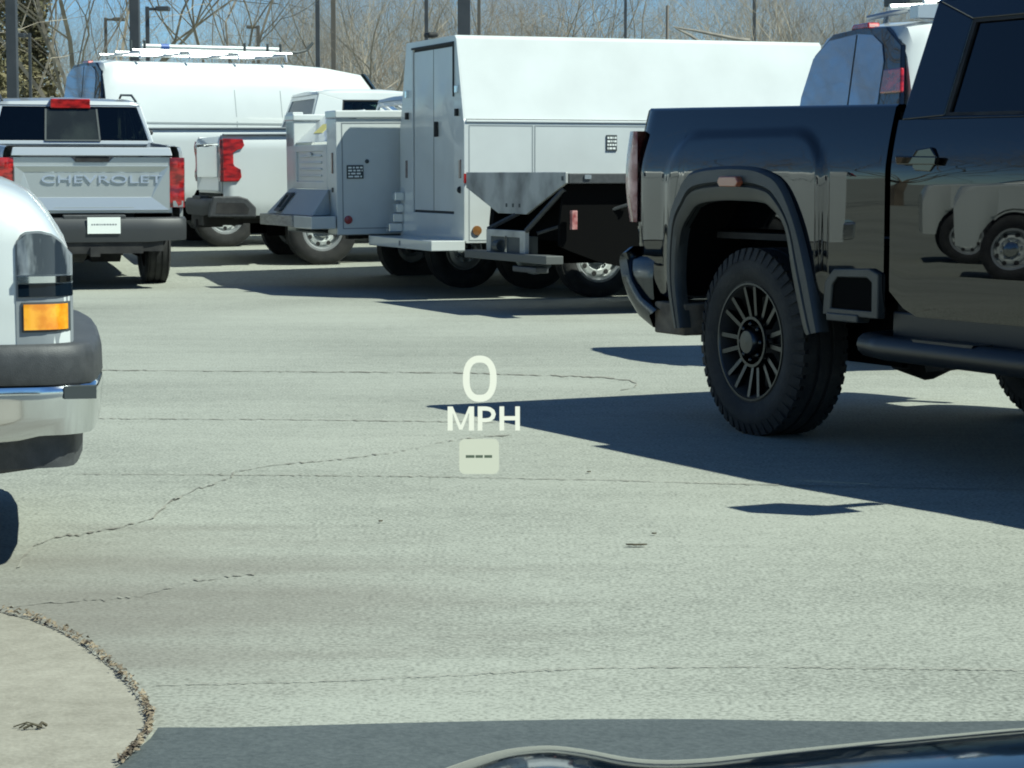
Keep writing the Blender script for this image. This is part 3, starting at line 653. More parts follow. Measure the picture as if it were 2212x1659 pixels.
# ================================================================== service truck helpers
def cab_chassis(root, W, cb, wb, paint=WHITE, Rt=.39, hood=True):
    """plain two-door truck cab ahead of a body; bottom of cab at .55"""
    L = 1.75; cf = cb+L; y0 = .0; belt, roof = 1.35, 1.98
    def sec(t, zr, ins):
        return [(t, y0, .55), (t, y0, .95), (t, y0+.02, min(belt, zr-.05)), (t, y0+ins*.7, zr-.12*(zr > 1.4)), (t, y0+ins+.05, zr), (t, W/2, zr+.03), (t, W-ins-.05, zr), (t, W-ins*.7, zr-.12*(zr > 1.4)), (t, W-.02, min(belt, zr-.05)), (t, W, .95), (t, W, .55)]
    m = MB(); st = [(cb, 1.93, .17), (cb+.05, roof, .17), (cf-.75, roof, .17), (cf-.70, roof-.03, .17), (cf, belt+.02, .08), (cf+.9, belt-.1, .08), (cf+1.0, belt-.2, .12)] if hood else [(cb, 1.93, .17), (cb+.05, roof, .17), (cf, roof-.1, .17)]
    rows = [sec(*s_) for s_ in st]; m.grid(rows); m.add(rows[0], [tuple(range(11))]); m.add(rows[-1], [tuple(range(11))])
    c = m.build('cab', paint, root, sm=35)
    for fm in (lambda a, b, d: (a, .02+(b-belt)*.27+d, b), lambda a, b, d: (a, W-.02-(b-belt)*.27-d, b)):
        MB().prism([(cb+.2, belt+.02), (cf-.18, belt+.02), (cf-.78, roof-.16), (cb+.22, roof-.16)], fm, -.012, .01).build('window_glass', GLASSM, c)
    MB().prism([(.3, belt+.1), (W-.3, belt+.1), (W-.33, 1.8), (.33, 1.8)], fB, cb-.012, cb+.01).build('rear_window', GLASSM, c)
    for y, s_ in ((0, 1), (W, -1)):
        m = MB(); t = cf-.25; m.box(t-.03, t+.03, min(y, y-s_*.2), max(y, y-s_*.2), 1.42, 1.47); m.box(t-.05, t+.06, min(y-s_*.15, y-s_*.38), max(y-s_*.15, y-s_*.38), 1.36, 1.72); m.build('side_mirror', PLAST, c, bev=.02)
def rivet_label(root, fm, t0, t1, h0, h1, seed):
    o = MB().prism([(t0, h0), (t1, h0), (t1, h1), (t0, h1)], fm, -.010, 0).build('body_label', INK, root)
    m = MB(); rnd = random.Random(seed); w_ = (t1-t0); hh = h1-h0
    for r_ in range(4):
        x = t0+.08*w_
        while x < t1-.12*w_:
            L = rnd.uniform(.08, .3)*w_; L = min(L, t1-.06*w_-x); m.prism([(x, h0+hh*(.1+.22*r_)), (x+L, h0+hh*(.1+.22*r_)), (x+L, h0+hh*(.22+.22*r_)), (x, h0+hh*(.22+.22*r_))], fm, -.013, -.009); x += L+.07*w_
    m.build('label_print', PAPER, o)

# ------------------------------------------------------------------ A: enclosed utility body
l, rz, pt = place(1297, 643, 22.65, 20, 4.3)
A = thing('service_truck', 'tall white enclosed utility body truck with double rear doors, behind the black pickup bed', 'service truck', loc=l, rz=rz)
WA = 2.05; T0, T1 = -1.41, 2.5
sec = [(0, .52), (0, 1.70), (.02, 1.73), (.23, 2.50), (.27, 2.535), (1.79, 2.535), (1.83, 2.50), (2.03, 1.73), (2.05, 1.70), (2.05, .52)]
m = MB()
up = sec[2:8]
m.grid([[(t, y, z) for y, z in up] for t in lin(T0+.02, T1, 8)]); m.add([(T1, y, z) for y, z in up], [tuple(range(6))])
m.build('upper_body', WHITE2, A, sm=30)
m = MB()
for (y0, y1) in ((0.0, .34), (WA-.34, WA)):
    m.box(T0+.02, -.55, y0, y1, .545, 1.695); m.box(-.56, .56, y0, y1, 1.05, 1.694); m.box(.55, T1, y0, y1, .545, 1.695)
m.box(T0+.03, T1, .3, WA-.3, .60, .72)
m.box(T0+.02, T1, -.012, WA+.012, 1.697, 1.722)
m.build('lower_body', WHITE2, A, bev=.006)
m = MB()      # gaps round the compartment doors
for a, b, h0, h1 in ((T0+.05, -.705, .57, 1.675), (-.69, .545, 1.20, 1.675), (.56, 1.5, .6, 1.675), (1.52, 2.45, .6, 1.675)):
    for fm in (fR, fL(WA)):
        m.ring([(a, h0), (b, h0), (b, h1), (a, h1)], [(a+.010, h0+.010), (b-.010, h0+.010), (b-.010, h1-.010), (a+.010, h1-.010)], fm, -.003, .002)
m.build('door_gap', MATS['light_seam'], A)
m = MB(); rf = lambda a, b, d: (T0+d, a, b)       # rear wall with door frame
outer = [(0, .56), (2.05, .56), (2.05, 1.70), (2.03, 1.73), (1.83, 2.50), (1.79, 2.535), (.27, 2.535), (.23, 2.50), (.02, 1.73), (0, 1.70)]
inner = [(.30, .82), (1.61, .82), (1.61, 1.70), (1.61, 1.73), (1.60, 2.44), (1.58, 2.46), (.32, 2.46), (.30, 2.44), (.30, 1.73), (.30, 1.70)]
m.ring(outer, inner, rf, 0, .03); m.build('rear_wall', WHITE2, A, bev=.008)
MB().box(T0+.02, T0+.04, .32, 1.60, .82, 2.46).build('door_seal', SEAM, A)
for a, b in ((.325, .95), (.965, 1.585)):
    rows = []
    for h in lin(.845, 2.43, 24):
        wv = .006*sin(h*4.1)+.010*math.exp(-((h-1.95)/.12)**2)
        rows.append([(T0+.012-wv*sin(pi*k), a+(b-a)*k, h) for k in lin(0, 1, 12)])
    dr = MB().grid(rows).build('rear_door', WHITE2, A, sm=60)
    if a < .5: MB().box(T0-.03, T0+.01, .80, .84, 1.57, 1.72).build('door_handle', DARK, dr, bev=.01)
m = MB(); m.box(T0-.012, T0+.005, .29, 1.62, 2.455, 2.475); m.box(T0-.012, T0+.005, .285, .305, 1.95, 2.475); m.build('rain_gutter', SEAM, A)
for y in (.11, 1.82):
    MB().box(T0-.008, T0+.01, y-.03, y+.03, 1.165, 1.345).build('taillight', mat('smoked_lamp', (.10, .04, .035), .25, coat=1) if 'smoked_lamp' not in MATS else MATS['smoked_lamp'], A, bev=.006)
    if y < 1: MB().lathe([(.035, 0), (.033, -.015), (0, -.02)], 16, (T0, y, 1.055)).build('reversing_lamp', SEAM, A)
    for h in (1.80, 2.02): MB().box(T0-.03, T0+.01, y+(.04 if y < 1 else -.08), y+(.09 if y < 1 else -.03), h-.04, h+.03).build('hinge', CHROME if h > 2 else DARK, A, bev=.004)
# the round markers turned to face backwards
m = MB(); m.box(T0-.05, T0+.06, .93, 1.09, 2.55, 2.60); m.build('camera_hood', DARK, A, bev=.02)
m = MB()
for k, (h, d) in enumerate(((.98, .05), (.86, .03), (.76, .06), (.66, .10))): m.box(T0-d-.05, T0, 1.90+.02*k, 2.02+.02*k, h-.05, h+.04)
m.build('grab_step', CHROME, A, bev=.01)
bA = MB().box(T0-.34, T0, -.03, 2.06, .475, .572).build('bumper', WHITE, A, bev=.006)
m = MB(); m.box(T0-.345, T0-.338, .96, 1.0, .50, .55); m.build('bumper_bolt', GREYP, bA)
rivet_label(A, fR, .055, .165, 1.43, 1.585, 1)
MB().lathe([(.048, 0), (.045, -.015), (.0, -.02)], 20, (-1.28, 0, .667)).build('side_marker', mat('brown_amber', (.22, .10, .03), .3, coat=1), A)
MB().box(T0-.005, T0+.03, -.02, .0, 1.12, 1.21).build('corner_marker', RED, A)
cab_chassis(A, WA, 2.62, 4.3); axle_set(A, 4.3, WA, 'steel', .395, .235, .23, .02)

# ------------------------------------------------------------------ D: open service body
l, rz, pt = place(1010, 630, 24.55, 20, 3.9)
D = thing('service_truck', 'white open utility body truck with shaded blue side door and yellow label on its tailgate', 'service truck', loc=l, rz=rz, pitch=pt)
WD = 2.05; T0 = -1.42
m = MB()
for y0, y1, top in ((0, .36, 1.79), (WD-.34, WD, 1.80)):
    m.box(T0, -.5, y0, y1, .59, top); m.box(-.51, .52, y0, y1, 1.05, top-.001); m.box(.5, 1.0, y0, y1, .59, top)
m.box(T0+.02, 1.0, .3, WD-.3, .85, .92); m.box(.95, 1.0, .0, WD, .9, 1.78)
m.build('utility_body', WHITE2, D, bev=.008)
m = MB(); m.box(T0-.01, 1.02, -.025, .38, 1.795, 1.875); m.build('compartment_lid', WHITE, D, bev=.012)
m = MB(); m.box(T0-.01, 1.02, WD-.36, WD+.02, 1.805, 1.875); m.build('compartment_lid', WHITE, D, bev=.012)
m = MB()
for a, b in ((T0+.06, -.56), (-.52, .48)): m.ring([(a, .65 if b < 0 else 1.1), (b, .65 if b < 0 else 1.1), (b, 1.75), (a, 1.75)], [(a+.01, .66 if b < 0 else 1.11), (b-.01, .66 if b < 0 else 1.11), (b-.01, 1.74), (a+.01, 1.74)], fR, -.003, .002)
m.build('door_gap', GREYP, D)
rivet_label(D, fR, -1.31, -1.13, 1.17, 1.31, 2)
for t, h, r_, mt in ((-1.09, 1.348, .022, INK), (-1.30, .745, .045, mat('dull_red_marker', (.28, .02, .02), .3, coat=1))):
    MB().lathe([(r_, 0), (r_*.95, -.012), (0, -.018)], 18, (t, 0, h)).build('side_marker' if r_ > .03 else 'door_lock', mt, D)
MB().box(T0-.012, T0+.01, .12, .16, 1.225, 1.44).build('taillight', MATS['smoked_lamp'], D, bev=.004)
MB().box(T0-.012, T0+.01, .12, .16, 1.03, 1.08).build('reversing_lamp', INK, D, bev=.004)
# tailgate with pressed louvres
tg = MB(); tg.ring([(.37, 1.06), (1.76, 1.06), (1.76, 1.53), (.37, 1.53)], [(.50, 1.14), (1.63, 1.14), (1.63, 1.46), (.50, 1.46)], fB, T0+.0, T0+.04); tg.box(T0+.02, T0+.04, .45, 1.68, 1.1, 1.5)
tgo = tg.build('tailgate', WHITE2, D, bev=.008)
m = MB()
for h in (1.2, 1.27, 1.34, 1.41): m.box(T0+.005, T0+.02, .62, 1.5, h-.012, h+.012)
m.box(T0-.005, T0+.015, 1.0, 1.12, 1.40, 1.45); m.build('louvre', WHITE2, tgo, bev=.008)
m = MB(); m.prism([(.28, 1.56), (1.72, 1.56), (1.72, 1.89), (.28, 1.89)], lambda a, b, d: (T0+.02+d+(b-1.56)*1.1, a, b), 0, .03); bl = m.build('rear_shield', WHITE, D, bev=.008)  # plate leaned back so the sun brightens it
MB().prism([(1.0, 1.66), (1.34, 1.66), (1.34, 1.76), (1.0, 1.76)], lambda a, b, d: (T0+.02+d+(b-1.56)*1.1, a, b), -.006, 0).build('yellow_label', YEL, bl)
MB().box(T0, T0+.12, 1.74, 2.03, 1.52, 1.90).build('corner_post', WHITE2, D, bev=.008)
m = MB(); m.add([(T0-.02, .25, 1.06), (T0-.02, 1.85, 1.06), (T0-.24, 2.05, .79), (T0-.24, .1, .79), (T0, .25, .79), (T0, 1.9, .79)], [(0, 1, 2, 3), (0, 3, 4), (1, 5, 2), (2, 5, 4, 3)]); sk = m.build('rear_skirt', mat('dull_white', (.42, .45, .45), .75), D, bev=.008)
m = MB(); m.ring([(1.42, .82), (1.66, .82), (1.66, 1.02), (1.42, 1.02)], [(1.46, .86), (1.62, .86), (1.62, .99), (1.46, .99)], lambda a, b, d: (T0-.26+(b-.8)*.8+d, a, b), -.02, .02); m.build('trailer_socket', INK, sk, bev=.01)
MB().box(T0-.30, T0-.02, .72, 2.12, .665, .785).build('bumper', WOOD, D, bev=.006)
MB().box(T0-.28, T0-.02, -.02, .71, .655, .785).build('bumper_end', WHITE2, D, bev=.006)
MB().box(T0, 1.0, .02, WD-.02, .585, .60).build('sill_strip', GREYP, D)
cab_chassis(D, WD, 1.15, 3.9); axle_set(D, 3.9, WD, 'greyrim', .395, .24, .24, .02)

# ------------------------------------------------------------------ B: flatbed chassis
B = thing('flatbed_truck', 'flatbed truck with bare steel rear skirt and underframe coloured dark for shade before the tall utility body', 'flatbed truck', loc=(.46, 19.5, 0), rz=R(22.5))
MB().box(.02, 3.2, 0, 2.29, 1.128, 1.212).build('deck', PLAST, B, bev=.006)
m = MB(); m.prism([(0, 1.222), (2.29, 1.222), (2.29, 1.08), (1.50, .855), (.85, .855), (0, 1.13)], fB, -.012, .012); sk = m.build('rear_skirt', GALV, B, bev=.004)
m = MB()
for y, z, r_ in ((1.0, .93, .016), (1.15, .93, .016), (1.3, .93, .016), (.06, 1.17, .018)): m.box(-.016, -.012, y-r_, y+r_, z-r_, z+r_)
m.build('bolt', INK, sk)
MB().box(.16, .22, -.014, .0, 1.165, 1.2).build('side_marker', CLEAR, B)
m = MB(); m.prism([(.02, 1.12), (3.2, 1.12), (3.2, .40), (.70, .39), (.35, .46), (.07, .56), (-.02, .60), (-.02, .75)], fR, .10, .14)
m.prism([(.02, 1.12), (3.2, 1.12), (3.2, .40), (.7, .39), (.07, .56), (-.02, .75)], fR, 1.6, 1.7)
m.box(.3, 3.2, .14, 1.6, .62, 1.12); m.build('underframe', HOLE, B)  # solid near-black plates stand in for shade below the deck
MB().tube([(.02, 1.1, .86), (-.19, 1.3, .72)], .022, 6).build('hitch_strut', PLAST, B)
MB().tube([(.02, .1, 1.08), (-.19, .43, .72)], .022, 6).build('hitch_strut', PLAST, B)
m = MB(); m.tube([(.6, .05, .95), (-.1, .40, .70)], .016, 6)
m.build('bumper_brace', PLAST, B, bev=.005)
hp = MB(); hp.ring([(.43, .48), (1.32, .48), (1.32, .72), (.43, .72)], [(.55, .50), (1.22, .50), (1.22, .66), (.55, .66)], fB, -.20, -.16); hpo = hp.build('hitch_plate', GALV, B, bev=.005)
m = MB(); m.box(-.19, -.05, .5, 1.25, .5, .67); m.lathe([(0, 0), (.05, -.02), (.05, .1), (0, .1)], 12, (-.2, .98, .58)); m.build('hitch_receiver', INK, hpo)
MB().box(-.205, -.19, .83, .87, .50, .67).build('hitch_pin', CHROME, hpo)
MB().box(-.26, -.10, -.16, 1.7, .455, .525).build('bumper', mat('dull_steel', (.10, .105, .10), .6, metal=.3), B, bev=.006)
MB().box(-.24, -.12, .1, .62, .37, .42).build('plate_bracket', PLAST, B, bev=.01)
MB().box(.05, .10, .0, .05, .74, .90).build('mud_lamp', PALERED, B, bev=.004)
cab_chassis(B, 2.1, 3.4, 5.0); 
for t, ys in ((1.9, (.16, .44, 1.8, 2.08)), (5.0, (.2, 2.05))):
    for y in ys: make_wheel('steel', .39, .235, .23, B, (t, y, .39), y > 1)

# ================================================================== vans
def van_body(root, W=1.9, L=5.6, roof=2.12, paint=WHITE, rear=True, belt=1.28, wheelx=(1.45, 4.9), ins=.16, lh=(1.30, 1.86), lights=(0, 1), wide=.0, wt=.28):
    def sec(t, zr, i):
        full = zr > 1.5; z1 = min(belt, zr-.1)
        def hb(z): return z
        base = .42
        for wx in wheelx:
            d = abs(t-wx)
            if d < .44: base = max(base, .36+math.sqrt(.44**2-d*d)*1.0)
        R_ = [(.03, base), (.0, max(base+.02, .75)), (0, z1), (i*.55, z1+(zr-z1)*.55), (i, zr-.10*full-.03), (i+.09, zr-.02), (i+.25, zr)]
        return [(t, y, z) for y, z in R_]+[(t, W/2, zr+.02)]+[(t, W-y, z) for y, z in reversed(R_)]
    prof = [(0, roof-.10, ins), (.04, roof-.03, ins), (.2, roof, ins), (L-3.1, roof, ins), (L-2.5, roof-.035, ins), (L-1.95, roof-.12, ins), (L-1.2, 1.42, ins*.8), (L-1.0, 1.30, .10), (L-.5, 1.235, .10), (L-.25, 1.17, .12), (L-.12, 1.09, .14), (L-.04, .95, .2)]
    ts = sorted(set([p[0] for p in prof]+[wx+d for wx in wheelx for d in (-.44, -.43, -.38, -.3, -.2, -.1, 0, .1, .2, .3, .38, .43, .44)]+lin(.3, L-2.4, 6)))
    rows = [sec(t, interp(t, [p[0] for p in prof], [p[1] for p in prof]), interp(t, [p[0] for p in prof], [p[2] for p in prof])) for t in ts if t <= L-.04]
    m = MB(); m.grid(rows); m.add(rows[0], [tuple(range(15))]); m.add(rows[-1], [tuple(range(15))])
    b = m.build('body', paint, root, sm=38)
    m = MB()
    for fm in (fR, fL(W)):
        for t in (1.9, 3.05): m.prism([(t, .5), (t+.012, .5), (t+.012, belt), (t, belt)], fm, -.003, 0)
        m.prism([(.1, belt-.02), (L-1.4, belt-.02), (L-1.4, belt-.045), (.1, belt-.045)], fm, -.006, 0)
    m.build('side_moulding', MATS['light_seam'], b)
    m = MB(); yy_ = lambda h: ins*.55*((h-belt)/((roof-belt)*.55))
    for t in (1.9, 2.6, 3.05):
        for s_ in (1, 0):
            m.prism([(t, belt+.06), (t+.010, belt+.06), (t+.010, belt+(roof-belt)*.53), (t, belt+(roof-belt)*.53)], lambda a, b_, d: (a, yy_(b_)+d if s_ else W-yy_(b_)-d, b_), -.003, .003)
    m.build('panel_seam', MATS['light_seam'], b)
    sl = lambda s_: (lambda a, b_, d: (a, (ins*.55*((b_-belt)/((roof-belt)*.55)) if s_ else W-ins*.55*((b_-belt)/((roof-belt)*.55)))+(d if s_ else -d), b_))
    for s_ in (1, 0):
        MB().prism([(L-2.75, belt+.05), (L-1.5, belt+.05), (L-1.95, roof-wt), (L-2.65, roof-wt)], sl(s_), -.012, .01).build('window_glass', GLASSM, b)
    MB().prism([(.22, 1.38), (W-.22, 1.38), (W-.26, roof-.12), (.26, roof-.12)], lambda a, b_, d: (L-1.2-(b_-1.42)*.75/(roof-.06-1.42)+.02-d, a, b_), -.01, .02).build('windscreen', GLASSM, b)
    for y, s_ in ((0, 1), (W, -1)):
        m = MB(); m.box(L-1.75, L-1.68, min(y, y-s_*.15), max(y, y-s_*.15), 1.38, 1.43); m.box(L-1.80, L-1.66, min(y-s_*.12, y-s_*.33), max(y-s_*.12, y-s_*.33), 1.33, 1.66); m.build('side_mirror', PLAST, b, bev=.02)
    if rear:
        rp = lambda a, b_, d: (.03-.11*(1-(b_-1.3)/(roof-1.3))+d, a, b_); iw = lambda h: max(0, (h-belt)/(roof-belt))*ins  # rear pane slanted so it mirrors the bright sky
        out_ = [(.02+iw(1.38), 1.38), (W-.02-iw(1.38), 1.38), (W-.04-iw(1.7), 1.7), (W-.06-iw(roof-.14), roof-.16), (W-.30-ins, roof-.035), (W/2, roof-.02), (.30+ins, roof-.035), (.06+iw(roof-.14), roof-.16), (.04+iw(1.7), 1.7)]
        MB().prism(out_, rp, -.035, 0).build('rear_surround', BLACK, b, bev=.006)
        g1 = [(.42, 1.40), (W-.07+wide, 1.40), (W-.09+wide, 1.72), (W-.20+wide*.5, roof-.18), (W-.42, roof-.075), (W/2, roof-.055), (.62, roof-.075), (.46, roof-.14), (.40, roof-.25)]
        MB().prism(g1, rp, -.042, -.034).build('rear_window', GLASSR, b)
        MB().prism([(W/2-.006, 1.40), (W/2+.006, 1.40), (W/2+.006, roof-.06), (W/2-.006, roof-.06)], rp, -.045, -.041).build('door_gap', SEAM, b)
        for s_ in lights:
            q = lambda a: a if s_ == 0 else W-a
            MB().prism([(q(.06), lh[0]), (q(.37), lh[0]), (q(.36), lh[1]), (q(.10), lh[1])] if s_ == 0 else [(q(.37), lh[0]), (q(.06), lh[0]), (q(.10), lh[1]), (q(.36), lh[1])], rp, -.055, -.03).build('taillight', RED, b, bev=.01)
        MB().prism([(W/2-.14, roof-.025), (W/2+.14, roof-.025), (W/2+.12, roof+.012), (W/2-.12, roof+.012)], rp, -.03, .05).build('brake_light', RED, b, bev=.008)
        m = MB(); m.box(-.16, .02, -.01, W+.01, .45, .68); m.build('rear_bumper', CHROME, b, bev=.03)
    for wx in wheelx:
        for left in (0, 1): make_wheel('steel', .375, .22, .24, root, (wx, W-.15 if left else .15, .375), bool(left))
    MB().box(.3, L-.4, .3, W-.3, .4, .6).build('chassis', DARK, root)
    return b
def rack(root, W, t0, t1, z, extras=True):
    m = MB()
    for t in lin(t0, t1, 4):
        m.tube([(t, .2, z-.10), (t, .22, z), (t, W-.22, z), (t, W-.2, z-.10)], .018, 6)
    for y in (.25, W/2, W-.25): m.tube([(t0-.1, y, z+.02), (t1+.1, y, z+.02)], .02, 6)
    r = m.build('roof_rack', ALU, root)
    if extras:
        m = MB(); m.tube([(t0+.1, .42, z+.09), (t1, .42, z+.09)], .032, 8); m.tube([(t0+.2, .6, z+.06), (t1-.1, .6, z+.06)], .03, 8); m.build('conduit_pipe', WHITE, r)
        m = MB(); m.tube([(t0+.38, .42, z+.09), (t0+.50, .42, z+.09)], .037, 8); m.build('blue_tape', mat('blue_tape', (.03, .10, .35), .5), r)
        m = MB()
        for t in (t0-.1, t0+.1, t1-.6, t1-.25, t1-.05): m.tube([(t, .3, z), (t, .3, z+.16)], .02, 6)
        m.tube([(t1-.02, .4, z+.06), (t1+.25, .4, z+.05), (t1+.4, .4, z+.09), (t1+.5, .4, z+.2)], .022, 6); m.build('rack_upright', INK, r)
    return r
l, rz, pt = place(237, 520, 32.2, 28, 3.6)
Fv = thing('cargo_van', 'white cargo van with ladder rack and pipes on its roof behind the silver pickup', 'van', loc=(l[0], l[1], .33), rz=rz)
van_body(Fv, 1.95, 5.9, 2.46, belt=1.62, ins=.18, wt=.55); rack(Fv, 1.95, .55, 2.75, 2.58)
m = MB(); m.box(.5, .513, -.002, .004, 1.62, 1.7)
H_ = thing('cargo_van', 'white cargo van with large rear window seen over the bed of the black pickup', 'van', loc=(2.442, 14.05, 0), rz=R(15))
van_body(H_, 1.74, 5.6, 2.15, ins=.15, lh=(1.70, 1.85), lights=(0,), wide=.03)
m = MB()
for y in (.25, .75): m.tube([(.15, y, 2.26), (.8, y, 2.29), (3.2, y, 2.30)], .02, 6)
for t in (.35, 1.4, 2.8): m.tube([(t, .15, 2.1), (t, .2, 2.27), (t, 1.24, 2.25), (t, 1.3, 2.1)], .018, 6)
m.tube([(.2, 1.2, 2.22), (.6, .35, 2.33), (.9, .2, 2.40)], .018, 6)
m.box(.1, .5, .22, .34, 2.16, 2.24); m.build('roof_rack', ALU, H_)
MB().box(.35, .75, .9, 1.3, 2.30, 2.50).build('rack_box', INK, H_, bev=.01)
MB().box(-.047, -.042, .36, .58, 1.60, 1.70).build('window_sticker', PAPER, H_)

# offscreen vans at the left that the black paint mirrors
V1 = thing('cargo_van', 'white cargo van parked left of the frame, mirrored in the black pickup', 'van', 'vans left of the frame', (-24, 8, 0), R(66)); van_body(V1, 1.95, 5.6, 2.15); 
for x, y, a in ((-21.2, 14.5, 62), (-18.4, 21.0, 60), (-15.6, 27.5, 64), (-16.2, 11.6, 66), (-13.4, 17.8, 60)):
    c = copy_tree(V1); c.matrix_world = Matrix.Translation((x, y, 0)) @ Matrix.Rotation(R(a), 4, 'Z')

# ------------------------------------------------------------------ G: van front corner at the left edge
G = thing('cargo_van', 'front corner of white van at the left edge with amber turn lamp and chrome bumper', 'van', loc=(-1.274, 6.95, 0), rz=R(12))
gb = thing('tmp', None, None); bpy.data.objects.remove(gb)
off = thing('tmp', None, None); bpy.data.objects.remove(off)
L = 5.5
def gsec(t, zr, i, z0=.66):
    R_ = [(i*.9, z0), (i, .8), (i, min(1.0, zr-.12)), (i+.03, zr-.05), (i+.09, zr-.012), (i+.22, zr+.01)]
    if zr > 1.4: R_ = [(i*.9, z0), (i, .8), (i, 1.25), (i+.10, zr-.13), (i+.17, zr-.02), (i+.32, zr)]
    return [(t, y, z) for y, z in R_]+[(t, .95, zr+.03)]+[(t, 1.9-y, z) for y, z in reversed(R_)]
prof = [(-5.4, 2.0, .0), (-5.3, 2.1, 0), (-2.3, 2.1, 0), (-2.0, 2.03, 0), (-1.3, 1.42, 0), (-1.1, 1.33, 0), (-.6, 1.24, .0), (-.35, 1.195, .002), (-.253, 1.17, .006), (-.21, 1.152, .008), (-.172, 1.132, .012), (-.145, 1.108, .016), (-.119, 1.080, .022), (-.10, 1.052, .030), (-.086, 1.028, .04), (-.068, 1.0, .055), (-.053, .973, .075)]
m = MB(); rows = []
for t, zr, i in prof:
    base = .66 if t > -.3 else .42
    if -1.35 < t < -.47: base = max(base, .40+math.sqrt(max(0, .44**2-(t+.91)**2)))
    rows.append(gsec(t, zr, i, base))
for t in lin(-1.34, -.48, 9):
    rows.append(gsec(t, interp(t, [p[0] for p in prof], [p[1] for p in prof]), 0, .40+math.sqrt(max(0, .44**2-(t+.91)**2))))
rows.sort(key=lambda r: r[0][0])
m.grid(rows); m.add(rows[0], [tuple(range(13))]); m.add(rows[-1], [tuple(range(13))]); gbody = m.build('body', WHITE, G, sm=45)
ci = lambda t: interp(t, [-.35, -.253, -.172, -.119, -.086, -.053, -.04], [.002, .006, .012, .022, .04, .075, .10])
def corner(pts_t, h0, h1, d, name, mt, par=gbody, bev=0, sm=60):
    rows = []
    for t in pts_t: rows.append([(t-(0 if t < -.06 else d*.3), ci(t)-d, h) for h in lin(h0(t) if callable(h0) else h0, h1(t) if callable(h1) else h1, 6)])
    back = [[(r[0][0], r[0][1]+d+.03, p[2]) for p in r] for r in reversed(rows)]
    m = MB(); R2 = rows+[[(p[0]+.004, p[1]+.06, p[2]) for p in rows[-1]]]
    R2 = [[(p[0], p[1]+d+.02, p[2]) for p in rows[0]]]+R2
    m.grid(R2); top = [r[-1] for r in R2]; bot = [r[0] for r in R2]
    m.add(top, [tuple(range(len(top)))]); m.add(bot, [tuple(range(len(bot)))])
    return m.build(name, mt, par, sm=sm)
tl = lin(-.212, -.044, 12)
toph = lambda t: interp(t, [-.212, -.20, -.18, -.14, -.10, -.07, -.044], [1.00, 1.025, 1.038, 1.040, 1.030, 1.005, .965])
hs = corner(tl, .690, toph, .004, 'headlamp_surround', GREYP)
corner(lin(-.206, -.046, 12), .908, lambda t: toph(t)-.007, .010, 'headlamp_lens', mat('headlamp_glass', metal=.35, rough=.08, coat=1, fn=vary((.04, .055, .075), (.36, .40, .43), 11, lo=.42, hi=.62, stretch=(1.6, 1.6, .5))), hs)
corner(lin(-.207, -.040, 12), .884, .904, .018, 'chrome_bar', CHROME, hs)
corner(lin(-.205, -.042, 12), .842, .880, .010, 'lower_lamp', MATS['navy_paint'], hs)
corner(lin(-.196, -.048, 12), .736, .826, .009, 'turn_lamp_bezel', INK, hs)
corner(lin(-.190, -.054, 12), .743, .820, .014, 'turn_lamp', AMBER, hs)
# bumper: chrome bar, black top cap, black valance, swept round the corner
path = [(-.60, -.015), (-.42, -.02), (-.27, -.022), (-.15, -.018), (-.07, -.002), (-.02, .03), (.015, .09), (.032, .2), (.055, .5), (.06, .95), (.055, 1.4), (.032, 1.7), (.015, 1.81), (-.02, 1.87), (-.07, 1.902), (-.15, 1.918), (-.27, 1.922), (-.6, 1.915)]
def sweep(prof, name, mt, k=None, sm=50, par=G):
    rows = []
    for i, (t, y) in enumerate(path):
        a = path[max(0, i-1)]; b = path[min(len(path)-1, i+1)]; n = Vector((b[1]-a[1], -(b[0]-a[0]), 0)).normalized()
        f = smooth(-.3, .02, t) if k else 0
        rows.append([(t+n.x*o, y+n.y*o, h+(k*f*(1 if j in (0, 1, len(prof)-1) else 0) if k else 0)) for j, (o, h) in enumerate(prof)])
    m = MB(); m.grid([r+[r[0]] for r in rows]); m.add(rows[0], [tuple(range(len(prof)))]); m.add(rows[-1], [tuple(range(len(prof)))])
    return m.build(name, mt, par, sm=sm)
bp = sweep([(-.12, .578), (-.002, .578), (.002, .585), (.0, .66), (-.006, .690), (-.02, .700), (-.12, .703)], 'bumper', PLAST, None)
sweep([(-.10, .395), (-.035, .395), (-.012, .425), (-.003, .48), (.0, .53), (.004, .556), (.0, .572), (-.10, .574)], 'chrome_face', CHROME, .055, par=bp)
sweep([(-.16, .305), (-.075, .305), (-.066, .32), (-.062, .44), (-.16, .44)], 'valance', PLAST, .035, par=bp)
MB().box(-.075, .02, -.012, .03, .535, .573).build('bumper_notch', INK, bp)
MB().prism([(-2.35, 1.30), (-1.45, 1.30), (-1.95, 1.9), (-2.3, 1.9)], fR, .0, .03).build('window_glass', GLASSM, gbody)
for t in (-.91, -4.4):
    for y in (.15, 1.75): make_wheel('steel', .375, .22, .24, G, (t, y, .375), y > 1)
MB().box(-5.0, -.2, .35, 1.55, .38, .6).build('chassis', DARK, G)

